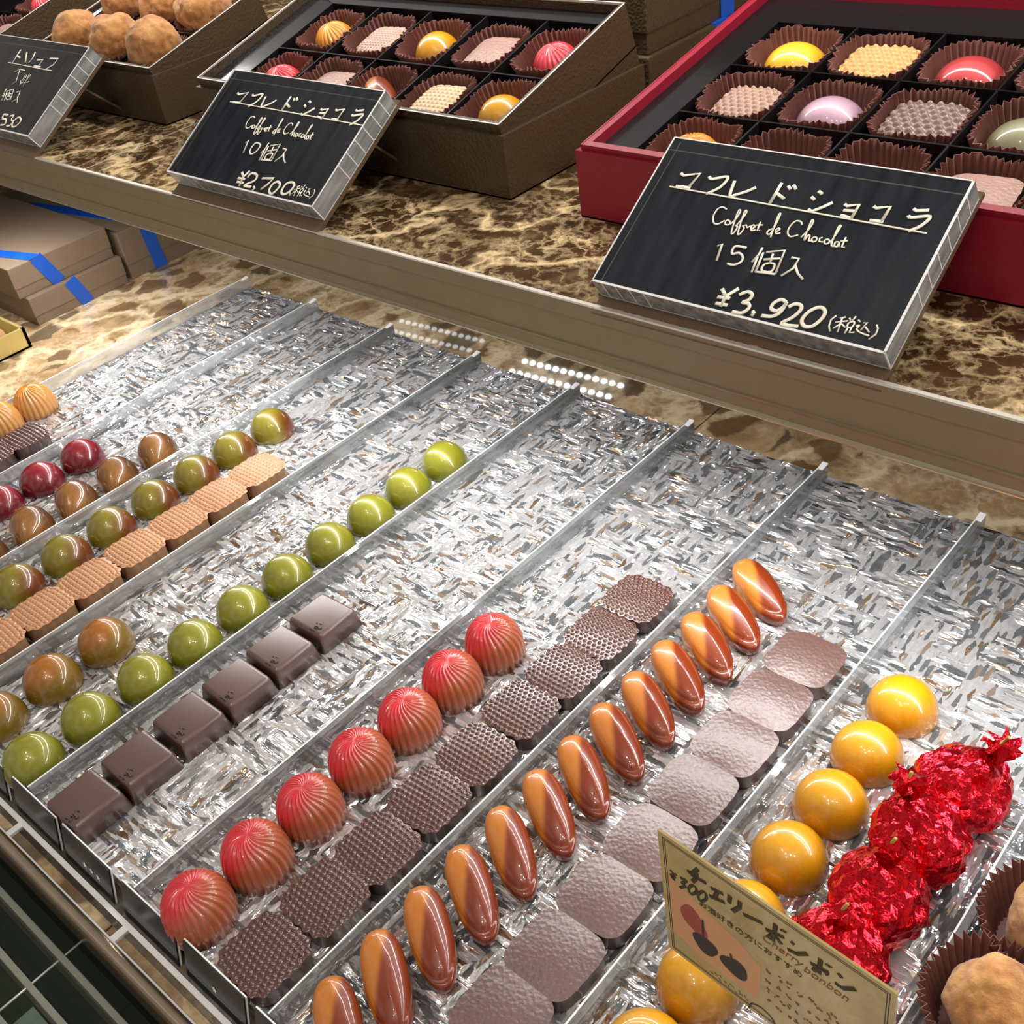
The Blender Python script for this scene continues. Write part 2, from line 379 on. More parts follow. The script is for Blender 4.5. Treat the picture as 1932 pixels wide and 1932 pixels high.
# ------------------------------------------------------------------ mesh helpers
class MB:
    """collects shapes and links them as ONE mesh object"""
    def __init__(self): self.v = []; self.f = []; self.mi = []; self.sm = []
    def add(self, verts, faces, mi=0, smooth=False):
        o = len(self.v)
        self.v += [tuple(p) for p in verts]
        self.f += [tuple(i + o for i in f) for f in faces]
        self.mi += [mi] * len(faces); self.sm += [smooth] * len(faces)
        return self
    def box(self, x0, x1, y0, y1, z0, z1, mi=0, bev=0.0):
        if bev <= 0:
            vs = [(x, y, z) for z in (z0, z1) for y in (y0, y1) for x in (x0, x1)]
            return self.add(vs, [(0, 2, 3, 1), (4, 5, 7, 6), (0, 1, 5, 4), (2, 6, 7, 3), (0, 4, 6, 2), (1, 3, 7, 5)], mi)
        bm = bmesh.new()
        bmesh.ops.create_cube(bm, size=1)
        for p in bm.verts:
            p.co = ((x0 + x1) / 2 + p.co.x * (x1 - x0), (y0 + y1) / 2 + p.co.y * (y1 - y0), (z0 + z1) / 2 + p.co.z * (z1 - z0))
        bmesh.ops.bevel(bm, geom=bm.edges[:], offset=bev, segments=2, affect='EDGES', profile=0.6)
        return self.bm(bm, mi)
    def bm(self, bm, mi=0, smooth=False):
        bm.verts.index_update()
        self.add([p.co[:] for p in bm.verts], [[p.index for p in f.verts] for f in bm.faces], mi, smooth)
        bm.free()
        return self
    def tube(self, path, r, n=6, mi=0, flat=None, smooth=True):
        """round tube along a path; flat = (normal, scale) squashes it into a ribbon lying on a plane"""
        path = [Vector(p) for p in path]
        rings = []
        for i, p in enumerate(path):
            a = path[max(i - 1, 0)]; b = path[min(i + 1, len(path) - 1)]
            d = (b - a).normalized() if (b - a).length > 1e-9 else Vector((1, 0, 0))
            up = Vector(flat[0]) if flat else (Vector((0, 0, 1)) if abs(d.z) < 0.9 else Vector((1, 0, 0)))
            s = d.cross(up).normalized(); u = s.cross(d).normalized()
            k = flat[1] if flat else 1.0
            rr = r[i] if isinstance(r, (list, tuple)) else r
            rings.append([p + s * rr * math.cos(2 * PI * j / n) + u * rr * k * math.sin(2 * PI * j / n) for j in range(n)])
        vs = [q for ring in rings for q in ring]
        fs = [(i * n + j, i * n + (j + 1) % n, (i + 1) * n + (j + 1) % n, (i + 1) * n + j) for i in range(len(path) - 1) for j in range(n)]
        fs += [tuple(range(n - 1, -1, -1)), tuple((len(path) - 1) * n + j for j in range(n))]
        return self.add(vs, fs, mi, smooth)
    def rings(self, rs, mi=0, smooth=True, cap0=True, cap1=True):
        """skin a list of equal-length closed rings"""
        n = len(rs[0])
        vs = [q for ring in rs for q in ring]
        fs = [(i * n + j, i * n + (j + 1) % n, (i + 1) * n + (j + 1) % n, (i + 1) * n + j) for i in range(len(rs) - 1) for j in range(n)]
        if cap0: fs.append(tuple(range(n - 1, -1, -1)))
        if cap1: fs.append(tuple((len(rs) - 1) * n + j for j in range(n)))
        return self.add(vs, fs, mi, smooth)
    def xform(self, M4):
        self.v = [tuple(M4 @ Vector(p)) for p in self.v]
        return self
    def mesh(self, name, mats):
        me = bpy.data.meshes.new(name)
        me.from_pydata(self.v, [], self.f)
        for m in (mats if isinstance(mats, (list, tuple)) else [mats]): me.materials.append(m)
        me.polygons.foreach_set('material_index', self.mi)
        me.polygons.foreach_set('use_smooth', self.sm)
        me.update()
        return me
    def build(self, name, mats, parent=None, loc=(0, 0, 0), rot=(0, 0, 0)):
        return put(name, self.mesh(name, mats), parent, loc, rot)

def put(name, me, parent=None, loc=(0, 0, 0), rot=(0, 0, 0)):
    o = bpy.data.objects.new(name, me)
    COL.objects.link(o)
    o.parent = parent
    o.location = loc
    o.rotation_euler = rot
    return o

def tag(o, label, cat, group=None, kind=None):
    o['label'] = label; o['category'] = cat
    if group: o['group'] = group
    if kind: o['kind'] = kind
    return o

def thing(name, label, cat, loc=(0, 0, 0), rot=(0, 0, 0), group=None):
    o = put(name, None, None, loc, rot)
    o.empty_display_size = 0.02
    return tag(o, label, cat, group)

def struct(name, mb, mats, loc=(0, 0, 0)):
    o = mb.build(name, mats, None, loc)
    o['kind'] = 'structure'
    return o

def copy_tree(o, parent=None):
    c = o.copy()
    COL.objects.link(c)
    if parent is not None: c.parent = parent
    for ch in [x for x in COL.objects if x.parent == o]: copy_tree(ch, c)
    return c

# ------------------------------------------------------------------ chocolate shapes (origin at the middle of the base)
def dome_mesh(name, R, h, mats, ribs=0, rib=0.0, twist=0.0, flare=0.0, tip=0.0, egg=1.0, nu=72, nv=20, power=2.0):
    mb = MB(); rs = []
    for i in range(nv + 1):
        t = i / nv
        a = (t ** 0.75 if ribs else t) * PI / 2
        z = h * math.sin(a) ** (2 / power)
        rr = R * math.cos(a) ** (2 / power)
        if i == nv: rr = R * 0.012
        rr += flare * R * (1 - t) ** 3
        ring = []
        for j in range(nu):
            p = 2 * PI * j / nu
            q = p + twist * t * t
            k = 1.0
            if ribs: k += rib * (abs(math.cos(ribs * q / 2)) - 0.6) * min(1, 1.5 * (1 - t) ** 0.4)
            x, y = rr * k * math.cos(p), rr * k * math.sin(p) * egg
            zr = z + (R * rib * 1.1 * (abs(math.cos(ribs * q / 2)) - 0.6) * math.sin(a) * min(1, rr / R * 2) if ribs else 0)
            if tip and y < 0: y -= tip * (1 - t) * max(0, -math.sin(p)) ** 6 * R
            ring.append((x, y, zr))
        rs.append(ring)
    mb.rings([[(x * 0.97, y * 0.97, -0.002) for x, y, z in rs[0]]] + rs)
    return mb.mesh(name, mats)

def squircle(u, v, k):
    """square to rounded square; larger k = rounder corners"""
    m = max(abs(u), abs(v))
    if m < 1e-9: return u, v
    p = 2.6 / k
    s = 1 / (abs(u / m) ** p + abs(v / m) ** p) ** (1 / p)
    s = 1 + (s - 1) * m ** 2
    return u * s, v * s

def praline_mesh(name, w, d, h, mats, pattern='dots', nx=10, ny=10, amp=0.006, k=0.55, over=0.012, crown=0.012, N=56, wavy=0.006):
    mb = MB()
    def top(i, j, flat=False):
        u, v = 2 * i / N - 1, 2 * j / N - 1
        x, y = squircle(u, v, k)
        e = max(abs(u), abs(v))
        wv = 1 + wavy * math.sin(19 * math.atan2(v, u) + 1.3 * u) * (e ** 8) / 0.2
        z = h + crown * (1 - u * u) * (1 - v * v)
        edge = min(1, (1 - e) * 9)
        if pattern == 'dots':
            rw = math.floor((v + 1) * ny / 2); fv = ((v + 1) * ny / 2) % 1 - 0.5
            fu = ((u + 1) * nx / 2 + 0.5 * (rw % 2)) % 1 - 0.5
            z += amp * edge * max(0, 1 - (fu * fu + fv * fv) / (0.14 if nx > 8 else 0.2))
        elif pattern == 'pyramid':
            fx = abs(((u + 1) * nx / 2) % 1 - 0.5) * 2; fy = abs(((v + 1) * ny / 2) % 1 - 0.5) * 2
            z += amp * edge * min(0.85, 1.35 * (1 - max(fx, fy)))
        elif pattern == 'scale':
            row = math.floor((v + 1) * ny / 2); fy = ((v + 1) * ny / 2) % 1
            fx = ((u + 1) * nx / 2 + 0.5 * (row % 2)) % 1 - 0.5
            z += amp * edge * max(0, 1 - (fx * 2) ** 2) * fy
        if flat: wv = 1
        return (x * w / 2 * wv, y * d / 2 * wv, z)
    vs = [top(i, j) for j in range(N + 1) for i in range(N + 1)]
    mb.add(vs, [(j * (N + 1) + i, j * (N + 1) + i + 1, (j + 1) * (N + 1) + i + 1, (j + 1) * (N + 1) + i) for j in range(N) for i in range(N)], 0, True)
    loop = [(i, 0) for i in range(N)] + [(N, j) for j in range(N)] + [(i, N) for i in range(N, 0, -1)] + [(0, j) for j in range(N, 0, -1)]
    b = [top(i, j) for i, j in loop]
    bf = [top(i, j, True) for i, j in loop]
    def ring(s, z): return [(x * (1 - s / w * 2), y * (1 - s / d * 2), z) for x, y, _ in bf]
    mb.rings([ring(over + 0.006, 0.0), ring(over, 0.012), ring(over, h - 0.016), b], 1, True, True, False)
    return mb.mesh(name, mats)

def slab_mesh(name, w, d, h, inset, mats, bev=0.02):
    bm = bmesh.new()
    bmesh.ops.create_cube(bm, size=1)
    for p in bm.verts:
        s = inset if p.co.z > 0 else 0
        p.co = (p.co.x * (w - 2 * s), p.co.y * (d - 2 * s), (p.co.z + 0.5) * h)
    top = [e for e in bm.edges if max(q.co.z for q in e.verts) > h * 0.5]
    bmesh.ops.bevel(bm, geom=top, offset=bev, segments=4, affect='EDGES', profile=0.5)
    mb = MB().bm(bm, 0, True)
    return mb.mesh(name, mats)

def almond_mesh(name, L, W, h, mats):
    """long leaf-shaped piece: upright sides, a rounded shoulder and a ridge between two sloping facets"""
    mb = MB(); n = 64
    def outline(p, s):
        c, sn = math.cos(p), math.sin(p)
        x = L / 2 * math.copysign(abs(c) ** 0.82, c)
        y = W / 2 * math.copysign(abs(sn) ** 0.95, sn) * (1 - 0.16 * c)
        return x * s, y * s
    rs = []
    for s, z in ((0.93, -0.002), (0.96, 0.01), (1.0, 0.045), (1.0, h * 0.62), (0.975, h * 0.74), (0.92, h * 0.84), (0.83, h * 0.91), (0.70, h * 0.955), (0.5, h * 0.985), (0.25, h), (0.03, h)):
        ring = []
        for j in range(n):
            p = 2 * PI * j / n
            x, y = outline(p, s)
            zz = z
            if z > h * 0.7:
                zz += 0.030 * (1 - abs(y - W * 0.06) / (W * 0.5)) * (1 - (2 * x / L) ** 2) - 0.01
                zz -= 0.02 * (2 * x / L) * (1 if x > 0 else 0.3)
            ring.append((x, y, zz))
        rs.append(ring)
    mb.rings(rs)
    return mb.mesh(name, mats)

def truffle_mesh(name, R, seed, mats):
    bm = bmesh.new()
    bmesh.ops.create_icosphere(bm, subdivisions=5, radius=1)
    for p in bm.verts:
        d = p.co.normalized()
        k = 1 + 0.13 * noise.noise(d * 1.5 + Vector((seed, 0, 0))) + 0.05 * noise.noise(d * 4 + Vector((0, seed, 0)))
        r = abs(noise.noise(d * 2.2 + Vector((0, 0, seed * 3.1))))
        if r < 0.04: k -= 0.06 * (1 - r / 0.04)
        p.co = Vector((d.x * R * k, d.y * R * k, d.z * R * 0.94 * k + R * 0.92))
        p.co.z = max(p.co.z, 0.0)
    return MB().bm(bm, 0, True).mesh(name, mats)

def cup_mesh(name, r0, r1, h, mats, n=44, p=2.0, amp=0.016, seed=1, lean=0.0):
    """pleated paper cup: floor disc and a fluted wall with a torn-looking zigzag rim, given paper thickness"""
    rnd = random.Random(seed)
    mb = MB()
    def ring(r, z, a, th=0.0):
        o = []
        for j in range(2 * n):
            t = 2 * PI * j / (2 * n)
            c, s = math.cos(t), math.sin(t)
            sq = 1 / (abs(c) ** p + abs(s) ** p) ** (1 / p)
            rr = (r + (a if j % 2 else -a) + th) * sq
            o.append((rr * c, rr * s, z))
        return o
    jit = [0.022 * rnd.random() + 0.03 * noise.noise((math.cos(2 * PI * j / (2 * n)) * 1.4, math.sin(2 * PI * j / (2 * n)) * 1.4, seed * 2.7)) for j in range(2 * n)]
    def rim(th):
        out = []
        for (x, y, z), q in zip(ring(r1 * 1.0, h, amp, th), jit):
            k = 1 + q * 0.6
            out.append((x * k, y * k, z + q - lean * y))
        return out
    mid = lambda f, th: ring(r0 + (r1 - r0) * f, h * f, amp * (0.4 + 0.6 * f), th)
    mb.rings([ring(r0 * 0.05, 0.004, 0), ring(r0, 0.004, amp * 0.3), mid(0.35, 0), mid(0.7, 0), rim(0), rim(0.004), mid(0.7, 0.004), mid(0.35, 0.004), ring(r0, 0.0, amp * 0.3, 0.004), ring(r0 * 0.05, 0.0, 0)], 0, False, True, True)
    return mb.mesh(name, mats)

def foil_mesh(name, R, seed, off):
    """crumpled foil over a ball, pleats gathered up towards a twist on top (towards +x +y)"""
    bm = bmesh.new()
    bmesh.ops.create_icosphere(bm, subdivisions=4, radius=1)
    sv = Vector((seed * 1.7, seed * 0.9, seed * 2.3))
    ax = Vector((off[0] * 3.4, off[1] * 3.4, 0.93)).normalized()
    e1 = ax.cross(Vector((1, 0, 0))).normalized(); e2 = ax.cross(e1)
    def vor(p): return noise.voronoi(p)[0]
    for p in bm.verts:
        d = p.co.normalized()
        az = math.atan2(d.dot(e2), d.dot(e1)); up = d.dot(ax)
        dd = vor(d * 2.3 + sv)
        k = 1 + 0.09 * noise.noise(d * 1.7 + sv) + 0.15 * (dd[1] - dd[0]) - 0.04 + 0.035 * noise.noise(d * 5 + sv)
        pl = abs(math.sin(az * 4.5 + 2.2 * noise.noise(d * 1.8 + sv)))
        k += 0.10 * (pl - 0.5) * max(0, up + 0.25)
        if up > 0.86: k += (up - 0.86) * 1.5
        q = d * R * k
        p.co = Vector((q.x, q.y, max(0.0, q.z * 0.80 + R * 0.70)))
    return MB().bm(bm, 0, False)
# ------------------------------------------------------------------ the case: counter, shelf, back wall, front rail and vent
ZF = -0.09           # chocolate tray floor
ZC = -0.20           # stone counter
H = 1.60             # top of the raised shelf
YS = -1.368          # front edge of the shelf
mb = MB()
mb.box(-12, 4.893, -4.70, 3.4, ZC - 0.25, ZC, 0)
mb.box(4.907, 13, -4.70, 3.4, ZC - 0.25, ZC, 0)
mb.box(-12, 13, -4.69, 3.39, ZC - 0.26, ZC - 0.012, 1)
struct('counter_top', mb, [M['counter'], M['under']])
mb = MB()
mb.box(-12, 0.394, YS + 0.02, 3.4, H - 0.05, H, 0)
mb.box(0.404, 13, YS + 0.02, 3.4, H - 0.05, H, 0)
struct('shelf_top', mb, M['shelf'])
mb = MB().box(0.394, 0.404, YS + 0.02, 3.4, H - 0.05, H + 0.001)
struct('trim_1', mb, M['fascia_light'])
mb = MB().box(-12, 13, YS + 0.03, 3.4, 1.29, H - 0.05)
struct('shelf_board', mb, M['under'])
# fascia along the front of the shelf: top arris coloured pale as if catching light, stepped satin face, rolled lower lip
prof = [(YS + 0.03, H + 0.004), (YS + 0.004, H + 0.004), (YS, H - 0.004), (YS, 1.510), (YS + 0.006, 1.506), (YS + 0.006, 1.346), (YS - 0.003, 1.344), (YS - 0.003, 1.338), (YS + 0.003, 1.334),
        (YS + 0.003, 1.272), (YS - 0.006, 1.262), (YS - 0.008, 1.252), (YS - 0.004, 1.243), (YS + 0.004, 1.238), (YS + 0.03, 1.238)]
mb = MB()
n = len(prof)
for x in (-12, 13): pass
mb.add([(-12, y, z) for y, z in prof] + [(13, y, z) for y, z in prof], [(i, i + n, (i + 1) % n + n, (i + 1) % n) for i in range(n)])
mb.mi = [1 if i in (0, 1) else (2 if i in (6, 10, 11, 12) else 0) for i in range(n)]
struct('trim_2', mb, [M['fascia'], M['fascia_light'], M['steel']])
struct('wall_back', MB().box(-12, 13, 3.4, 3.5, -0.6, 6.6), M['wall'])
struct('wall_left', MB().box(-12.1, -12, -5.2, 3.5, -0.6, 6.6), M['wall'])

# rounded steel rail in front of the tray, above the cooling vent
mb = MB()
rail = [(-4.700, -0.17), (-4.735, -0.172), (-4.752, -0.19), (-4.762, -0.23), (-4.770, -0.30), (-4.765, -0.40), (-4.70, -0.40)]
n = len(rail)
mb.add([(-4, y, z) for y, z in rail] + [(11, y, z) for y, z in rail], [(i, i + n, (i + 1) % n + n, (i + 1) % n) for i in range(n)], 0, True)
o = mb.build('metal_rail', M['steel'])
tag(o, 'rounded metal rail along the front edge of the counter above the vent', 'rail')
v = thing('air_vent', 'dark cooling vent with grey slats and thin wire rods below the metal rail', 'vent', (4.7, -5.0, -0.95))
MB().box(-9, 6, -0.42, 0.3, -0.05, 0.0).build('vent_floor', M['vent_floor'], v)
MB().box(-9, 6, 0.27, 0.30, 0.0, 0.56).build('vent_back_panel', M['vent_dark'], v)
for y in (0.125, -0.05, -0.225):
    MB().box(-9, 6, y - 0.016, y + 0.016, 0.28, 0.62, bev=0.006).build('slat', M['slat'], v)
for x in (-4.66, -2.66, -0.66, 1.34, 3.34):
    MB().tube([(x + 0.68, 0.26, 0.60), (x + 0.68, -0.34, 0.60)], 0.006, 6).build('rod', M['rod'], v)
for x0, x1 in ((-2.2, -0.9), (-0.28, 2.0)):
    MB().box(x0, x1, -0.40, -0.07, 0.10, 0.12).build('glass_plate', M['vent_green'], v)

# ------------------------------------------------------------------ the long clear chocolate tray
TX0, TX1, TY0 = 0.0, 9.3, -4.50
tray = thing('chocolate_tray', 'long clear textured tray with lane dividers holding rows of chocolates', 'tray', (0, 0, ZC))
mb = MB()
nx, ny = 520, 256
hv = []
for j in range(ny + 1):
    y = TY0 + (0.03 - TY0) * j / ny
    for i in range(nx + 1):
        x = TX0 + (TX1 - TX0) * i / nx
        c = noise.cell(Vector((x * 9, y * 9, 1.5)))
        q = Vector((x * 26, y * 7, 0)) if c > 0.5 else Vector((x * 7, y * 26, 5))
        z = 0.012 * noise.noise(q) + 0.006 * noise.noise(Vector((x * 40, y * 40, 2)))
        if j == ny: z += 0.004
        hv.append((x, y, ZF - ZC + z - 0.006))
mb.add(hv, [(j * (nx + 1) + i, j * (nx + 1) + i + 1, (j + 1) * (nx + 1) + i + 1, (j + 1) * (nx + 1) + i) for j in range(ny) for i in range(nx)], 0, True)
mb.box(TX0, TX1, TY0, 0.028, 0.0, ZF - ZC - 0.024, 0)
mb.build('tray_floor', M['tray'], tray)
for k in range(0, 10):
    mb = MB()
    w = 0.019
    top = 0.200 if k else 0.205
    mb.box(k - w, k + w, TY0, 0.02, 0.09, top, 0)
    mb.box(k - w, k - w + 0.008, TY0, 0.0, top, top + 0.003, 1)
    mb.add([(k - w, -0.05, top), (k + w, -0.05, top), (k + w, 0.022, top), (k - w, 0.022, top), (k - w, 0.022, top + 0.012), (k + w, 0.022, top + 0.012)],
           [(0, 1, 5, 4), (3, 4, 5, 2), (0, 4, 3), (1, 2, 5)], 1)
    mb.build('divider', [M['acrylic'], M['acrylic_edge']], tray)
mb = MB()
mb.box(TX0, TX1, -4.645, -4.505, 0.0, 0.010, 0)
mb.box(TX0, TX1, -4.618, -4.592, 0.010, 0.020, 1)
mb.box(TX0, TX1, -4.705, -4.690, -0.004, 0.02, 1)
for k in range(0, 10):
    mb.box(k - 0.04, k + 0.0, -4.692, -4.61, 0.0, 0.018, 1)
mb.build('label_holder', [M['acrylic_clear'], M['acrylic_edge']], tray)

# little navy name tags leaning on the front of the tray
STAR = [(math.sin(PI * i / 5) * (1 if i % 2 == 0 else 0.42), math.cos(PI * i / 5) * (1 if i % 2 == 0 else 0.42)) for i in range(10)]
tag_where = ['blank dark name tag before the far left pair of rows', 'dark name tag in front of the rust-tinged olive dome row', 'dark name tag in front of the waffled milk chocolate row',
             'dark name tag in front of the amber crackled dome row', 'dark name tag in front of the olive dome row at the tray edge',
             'dark name tag in front of the plain dark chocolate squares', 'dark name tag with three little stars between two rows',
             'dark name tag in front of the red fluted chocolates', 'dark name tag with one little star before the dotted dark squares', 'dark name tag in front of the caramel almond shapes']
tag_x = [1.78, 2.30, 2.81, 3.33, 3.865, 4.37, 4.91, 5.415, 5.93, 6.44]
tag_txt = {3.865: 'a', 4.37: 'three', 4.91: 'b', 5.415: 'one'}
labels_tag = {1.78: 'small dark name tag farthest left along the tray front', 2.30: 'small dark name tag before the rust tinged olive domes',
              2.81: 'small dark name tag before the waffled milk chocolate squares', 3.33: 'small dark name tag before the amber olive domes',
              3.865: 'small dark name tag before the plain dark chocolate squares, next to the olive domes',
              4.37: 'small dark name tag with three little stars in a row', 4.91: 'small dark name tag before the foremost red fluted chocolate',
              5.415: 'small dark name tag with one little star, before the foremost dotted square', 5.93: 'small dark name tag at the lower picture edge, right of the one with a star',}
for x in (3.33, 3.865, 4.37, 4.91, 5.415, 5.93):
    t = thing('name_tag', labels_tag[x], 'label', (x, -4.572, ZC + 0.006), (-0.24, 0, 0), 'name tags along the tray front')
    MB().box(0, 0.44, -0.004, 0.004, 0.0, 0.21).build('card', M['tag'], t)
    mb = MB().box(-0.004, 0.444, 0.005, 0.012, -0.004, 0.213, 0)
    mb.build('clear_sleeve', M['acrylic_edge'], t)
    stars = {4.37: [0.20, 0.26, 0.32], 5.415: [0.22]}.get(x, [])
    for sx in stars:
        mb = MB()
        c = (sx, -0.006, 0.085)
        mb.add([(c[0] + a * 0.022, c[1], c[2] + b * 0.022) for a, b in STAR] + [(c[0], c[1] - 0.001, c[2])], [(i, (i + 1) % 10, 10) for i in range(10)])
        mb.build('star_mark', M['ink'], t)
    mb = MB().box(0.03, 0.41, -0.0052, -0.004, 0.050, 0.053)
    mb.build('rule_line', M['slat'], t)

# ------------------------------------------------------------------ rows of chocolates on the tray
ORD = ['', 'second', 'third', 'fourth', 'fifth', 'sixth', 'seventh', 'eighth', 'ninth', 'tenth', 'eleventh', 'twelfth', 'thirteenth']
def row(name, me, x, y0, dy, n, desc, where, group, cat='chocolate', rz=0.0, jitter=0.006, child=None, seed=1, z=ZF - 0.004, spots=None):
    rnd = random.Random(seed)
    out = []
    for i in range(n):
        px, py = (x + rnd.uniform(-jitter, jitter), y0 + dy * i + rnd.uniform(-jitter, jitter)) if spots is None else spots[i]
        pos = 'rearmost' if i == 0 else ('foremost' if i == n - 1 else ORD[i])
        tail = '' if i in (0, n - 1) else ' from the back'
        o = put(name, me, None, (px, py, z), (0, 0, rz + rnd.uniform(-0.03, 0.03)))
        lab = f'{pos} {desc}{tail}, {where}'
        tag(o, lab, cat, group)
        if child:
            c = put(child[0], child[1], o, child[2], child[3])
        out.append(o)
    return out

m_green = dome_mesh('green_dome', 0.165, 0.192, M['green'], power=2.15)
m_gbr = dome_mesh('green_brown_dome', 0.168, 0.192, M['green_brown'], power=2.15)
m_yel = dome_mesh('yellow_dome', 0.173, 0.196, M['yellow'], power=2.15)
m_mar = dome_mesh('maroon_dome', 0.165, 0.185, M['maroon'], power=2.1)
m_umb = dome_mesh('umber_dome', 0.152, 0.19, M['umber'], tip=0.40, power=2.1)
m_amb = dome_mesh('amber_dome', 0.170, 0.20, M['amber_green'], power=2.1)
m_redr = dome_mesh('red_fluted_dome', 0.158, 0.240, M['red_rib'], ribs=26, rib=0.055, twist=0.7, flare=0.05, nu=208, nv=28, power=3.1)
m_orar = dome_mesh('orange_fluted_dome', 0.150, 0.225, M['orange_rib'], ribs=24, rib=0.06, twist=0.7, flare=0.14, nu=192, nv=26, power=2.7)
m_dot = praline_mesh('dotted_dark_square', 0.345, 0.335, 0.105, [M['dark_dot'], M['dark_choc']], 'dots', 11, 12, 0.010, N=110, k=0.6)
m_scale = praline_mesh('ribbed_dark_square', 0.335, 0.325, 0.10, [M['dark_dot'], M['dark_choc']], 'dots', 10, 10, 0.009, N=90, k=0.6)
m_waf = praline_mesh('waffled_square', 0.335, 0.345, 0.125, [M['tan_choc'], M['tan_side']], 'pyramid', 10, 11, 0.008, N=100, k=0.62)
m_lea = praline_mesh('leather_square', 0.355, 0.345, 0.10, [M['leather_choc'], M['dark_choc']], 'none', N=32, crown=0.016, wavy=0.001, k=0.6, over=0.006)
m_slab = slab_mesh('plain_dark_square', 0.325, 0.315, 0.125, 0.022, M['dark_choc'], 0.022)
m_alm = almond_mesh('caramel_almond', 0.485, 0.19, 0.165, M['caramel'])
def flakes():
    mb = MB(); r = random.Random(5)
    for i in range(16):
        a = r.uniform(0, 2 * PI); d = r.uniform(0, 0.035); l = r.uniform(0.008, 0.02); th = r.uniform(0, PI)
        x, y = d * math.cos(a) * 1.3, d * math.sin(a)
        dx, dy = math.cos(th) * l, math.sin(th) * l
        mb.add([(x - dx, y - dy, 0), (x + dy * .4, y - dx * .4, 0), (x + dx, y + dy, 0.001), (x - dy * .4, y + dx * .4, 0), (x, y, 0.006)], [(0, 1, 4), (1, 2, 4), (2, 3, 4), (3, 0, 4)])
    return mb.mesh('cocoa_flakes', M['flake'])
m_fl = flakes()

row('orange_fluted_chocolate', m_orar, 0.20, -2.36, -0.31, 2, 'orange fluted chocolate', 'against the left tray wall', 'orange fluted chocolates')
row('ribbed_dark_square', m_scale, 0.67, -2.70, -0.30, 2, 'small dark ribbed square', 'beside the orange fluted chocolates', 'dark ribbed squares at the left of the tray')
row('maroon_dome', m_mar, 1.29, -2.58, -0.34, 3, 'maroon glazed dome chocolate', 'in the row left of the umber domes', 'maroon domes')
row('umber_dome', m_umb, 1.76, -2.21, -0.352, 5, 'umber brown dome chocolate with pointed foot', 'beside the maroon domes', 'umber domes', rz=0.8)
row('rust_olive_dome', m_gbr, 2.30, -1.54, -0.353, 7, 'olive dome with a rust tinge', 'beside the waffled squares', 'rust tinged olive domes')
row('waffled_square', m_waf, 2.76, -2.02, -0.338, 7, 'waffle topped milk chocolate square', 'beside the rust tinged domes', 'waffled milk chocolate squares')
row('amber_dome', m_amb, 3.31, -3.63, -0.36, 3, 'amber brown dome with crackled top', 'left of the olive domes', 'amber crackled domes')
row('olive_dome', m_green, 3.785, -1.19, -0.354, 10, 'plain olive green dome', 'in the longest green row', 'plain olive green domes')
row('plain_dark_square', m_slab, 4.32, -2.765, -0.319, 6, 'smooth plain dark square with cocoa flakes', 'right of the olive domes', 'plain dark squares',
    child=('cocoa_flakes', m_fl, (0.07, -0.10, 0.124), (0, 0, 0.4)))
row('red_fluted_chocolate', m_redr, 5.31, -2.36, -0.335, 7, 'red topped fluted chocolate', 'left of the dotted squares', 'red fluted chocolates')
row('dotted_dark_square', m_dot, 5.765, -1.65, -0.336, 9, 'dark square with a dotted top', 'between red fluted and caramel pieces', 'dotted dark squares')
row('caramel_almond', m_alm, 6.28, -1.21, -0.263, 13, 'glossy caramel almond shape', 'in the row right of the dotted squares', 'caramel almond chocolates', rz=-0.54, jitter=0.004)
row('leather_grained_square', m_lea, 6.755, -1.555, -0.339, 8, 'leather grained dark square', 'right of the caramel almonds', 'leather grained squares')
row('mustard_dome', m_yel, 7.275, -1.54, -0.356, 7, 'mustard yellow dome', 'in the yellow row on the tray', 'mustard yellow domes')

FO = [(0.07, 0.07), (-0.07, 0.04), (0.0, 0.05), (0.0, 0.03)]
for i, (x, y, rz) in enumerate([(7.73, -1.93, 0), (7.70, -2.28, 0), (7.69, -2.63, 0), (7.68, -2.97, 0)]):
    lab = ['rearmost red foil wrapped cherry bonbon beside the yellow domes', 'second red foil wrapped cherry bonbon from the back, its twist over the third', 'third red foil wrapped cherry bonbon from the back with deep radial folds', 'foremost red foil wrapped cherry bonbon half hidden by the parchment card'][i]
    t = thing('foil_bonbon', lab, 'chocolate', (x, y, ZF), (0, 0, rz), 'red foil cherry bonbons')
    foil_mesh('foil_wrapper', 0.21, i + 1, FO[i]).build('foil_wrapper', M['foil'], t)
    r = random.Random(20 + i)
    mb = MB()
    nn = 14
    rs = []
    for q_, (hh, rr_) in enumerate([(0.20, 0.075), (0.27, 0.036), (0.31, 0.024), (0.35, 0.032), (0.40, 0.052), (0.43, 0.060)]):
        rs.append([(FO[i][0] * (1 + 2.0 * (hh - 0.2)) + rr_ * (1 + 0.45 * (-1) ** j * min(1, q_ * .4) + r.uniform(-.15, .15)) * math.cos(2 * PI * j / nn + q_ * 0.35),
                    FO[i][1] * (1 + 2.0 * (hh - 0.2)) + rr_ * (1 + 0.45 * (-1) ** j * min(1, q_ * .4) + r.uniform(-.15, .15)) * math.sin(2 * PI * j / nn + q_ * 0.35), hh + (r.uniform(-.03, .025) if q_ > 3 else 0)) for j in range(nn)])
    mb.rings(rs, 0, False, True, True)
    mb.build('foil_twist', M['foil'], t)
    MB().tube([(FO[i][0] * 1.3, FO[i][1] * 1.3, 0.36), (FO[i][0] * 1.4, FO[i][1] * 1.4, 0.42), (FO[i][0] * 1.5 + .015, FO[i][1] * 1.5, 0.465)], 0.008, 6).build('cherry_stem', M['stem'], t)

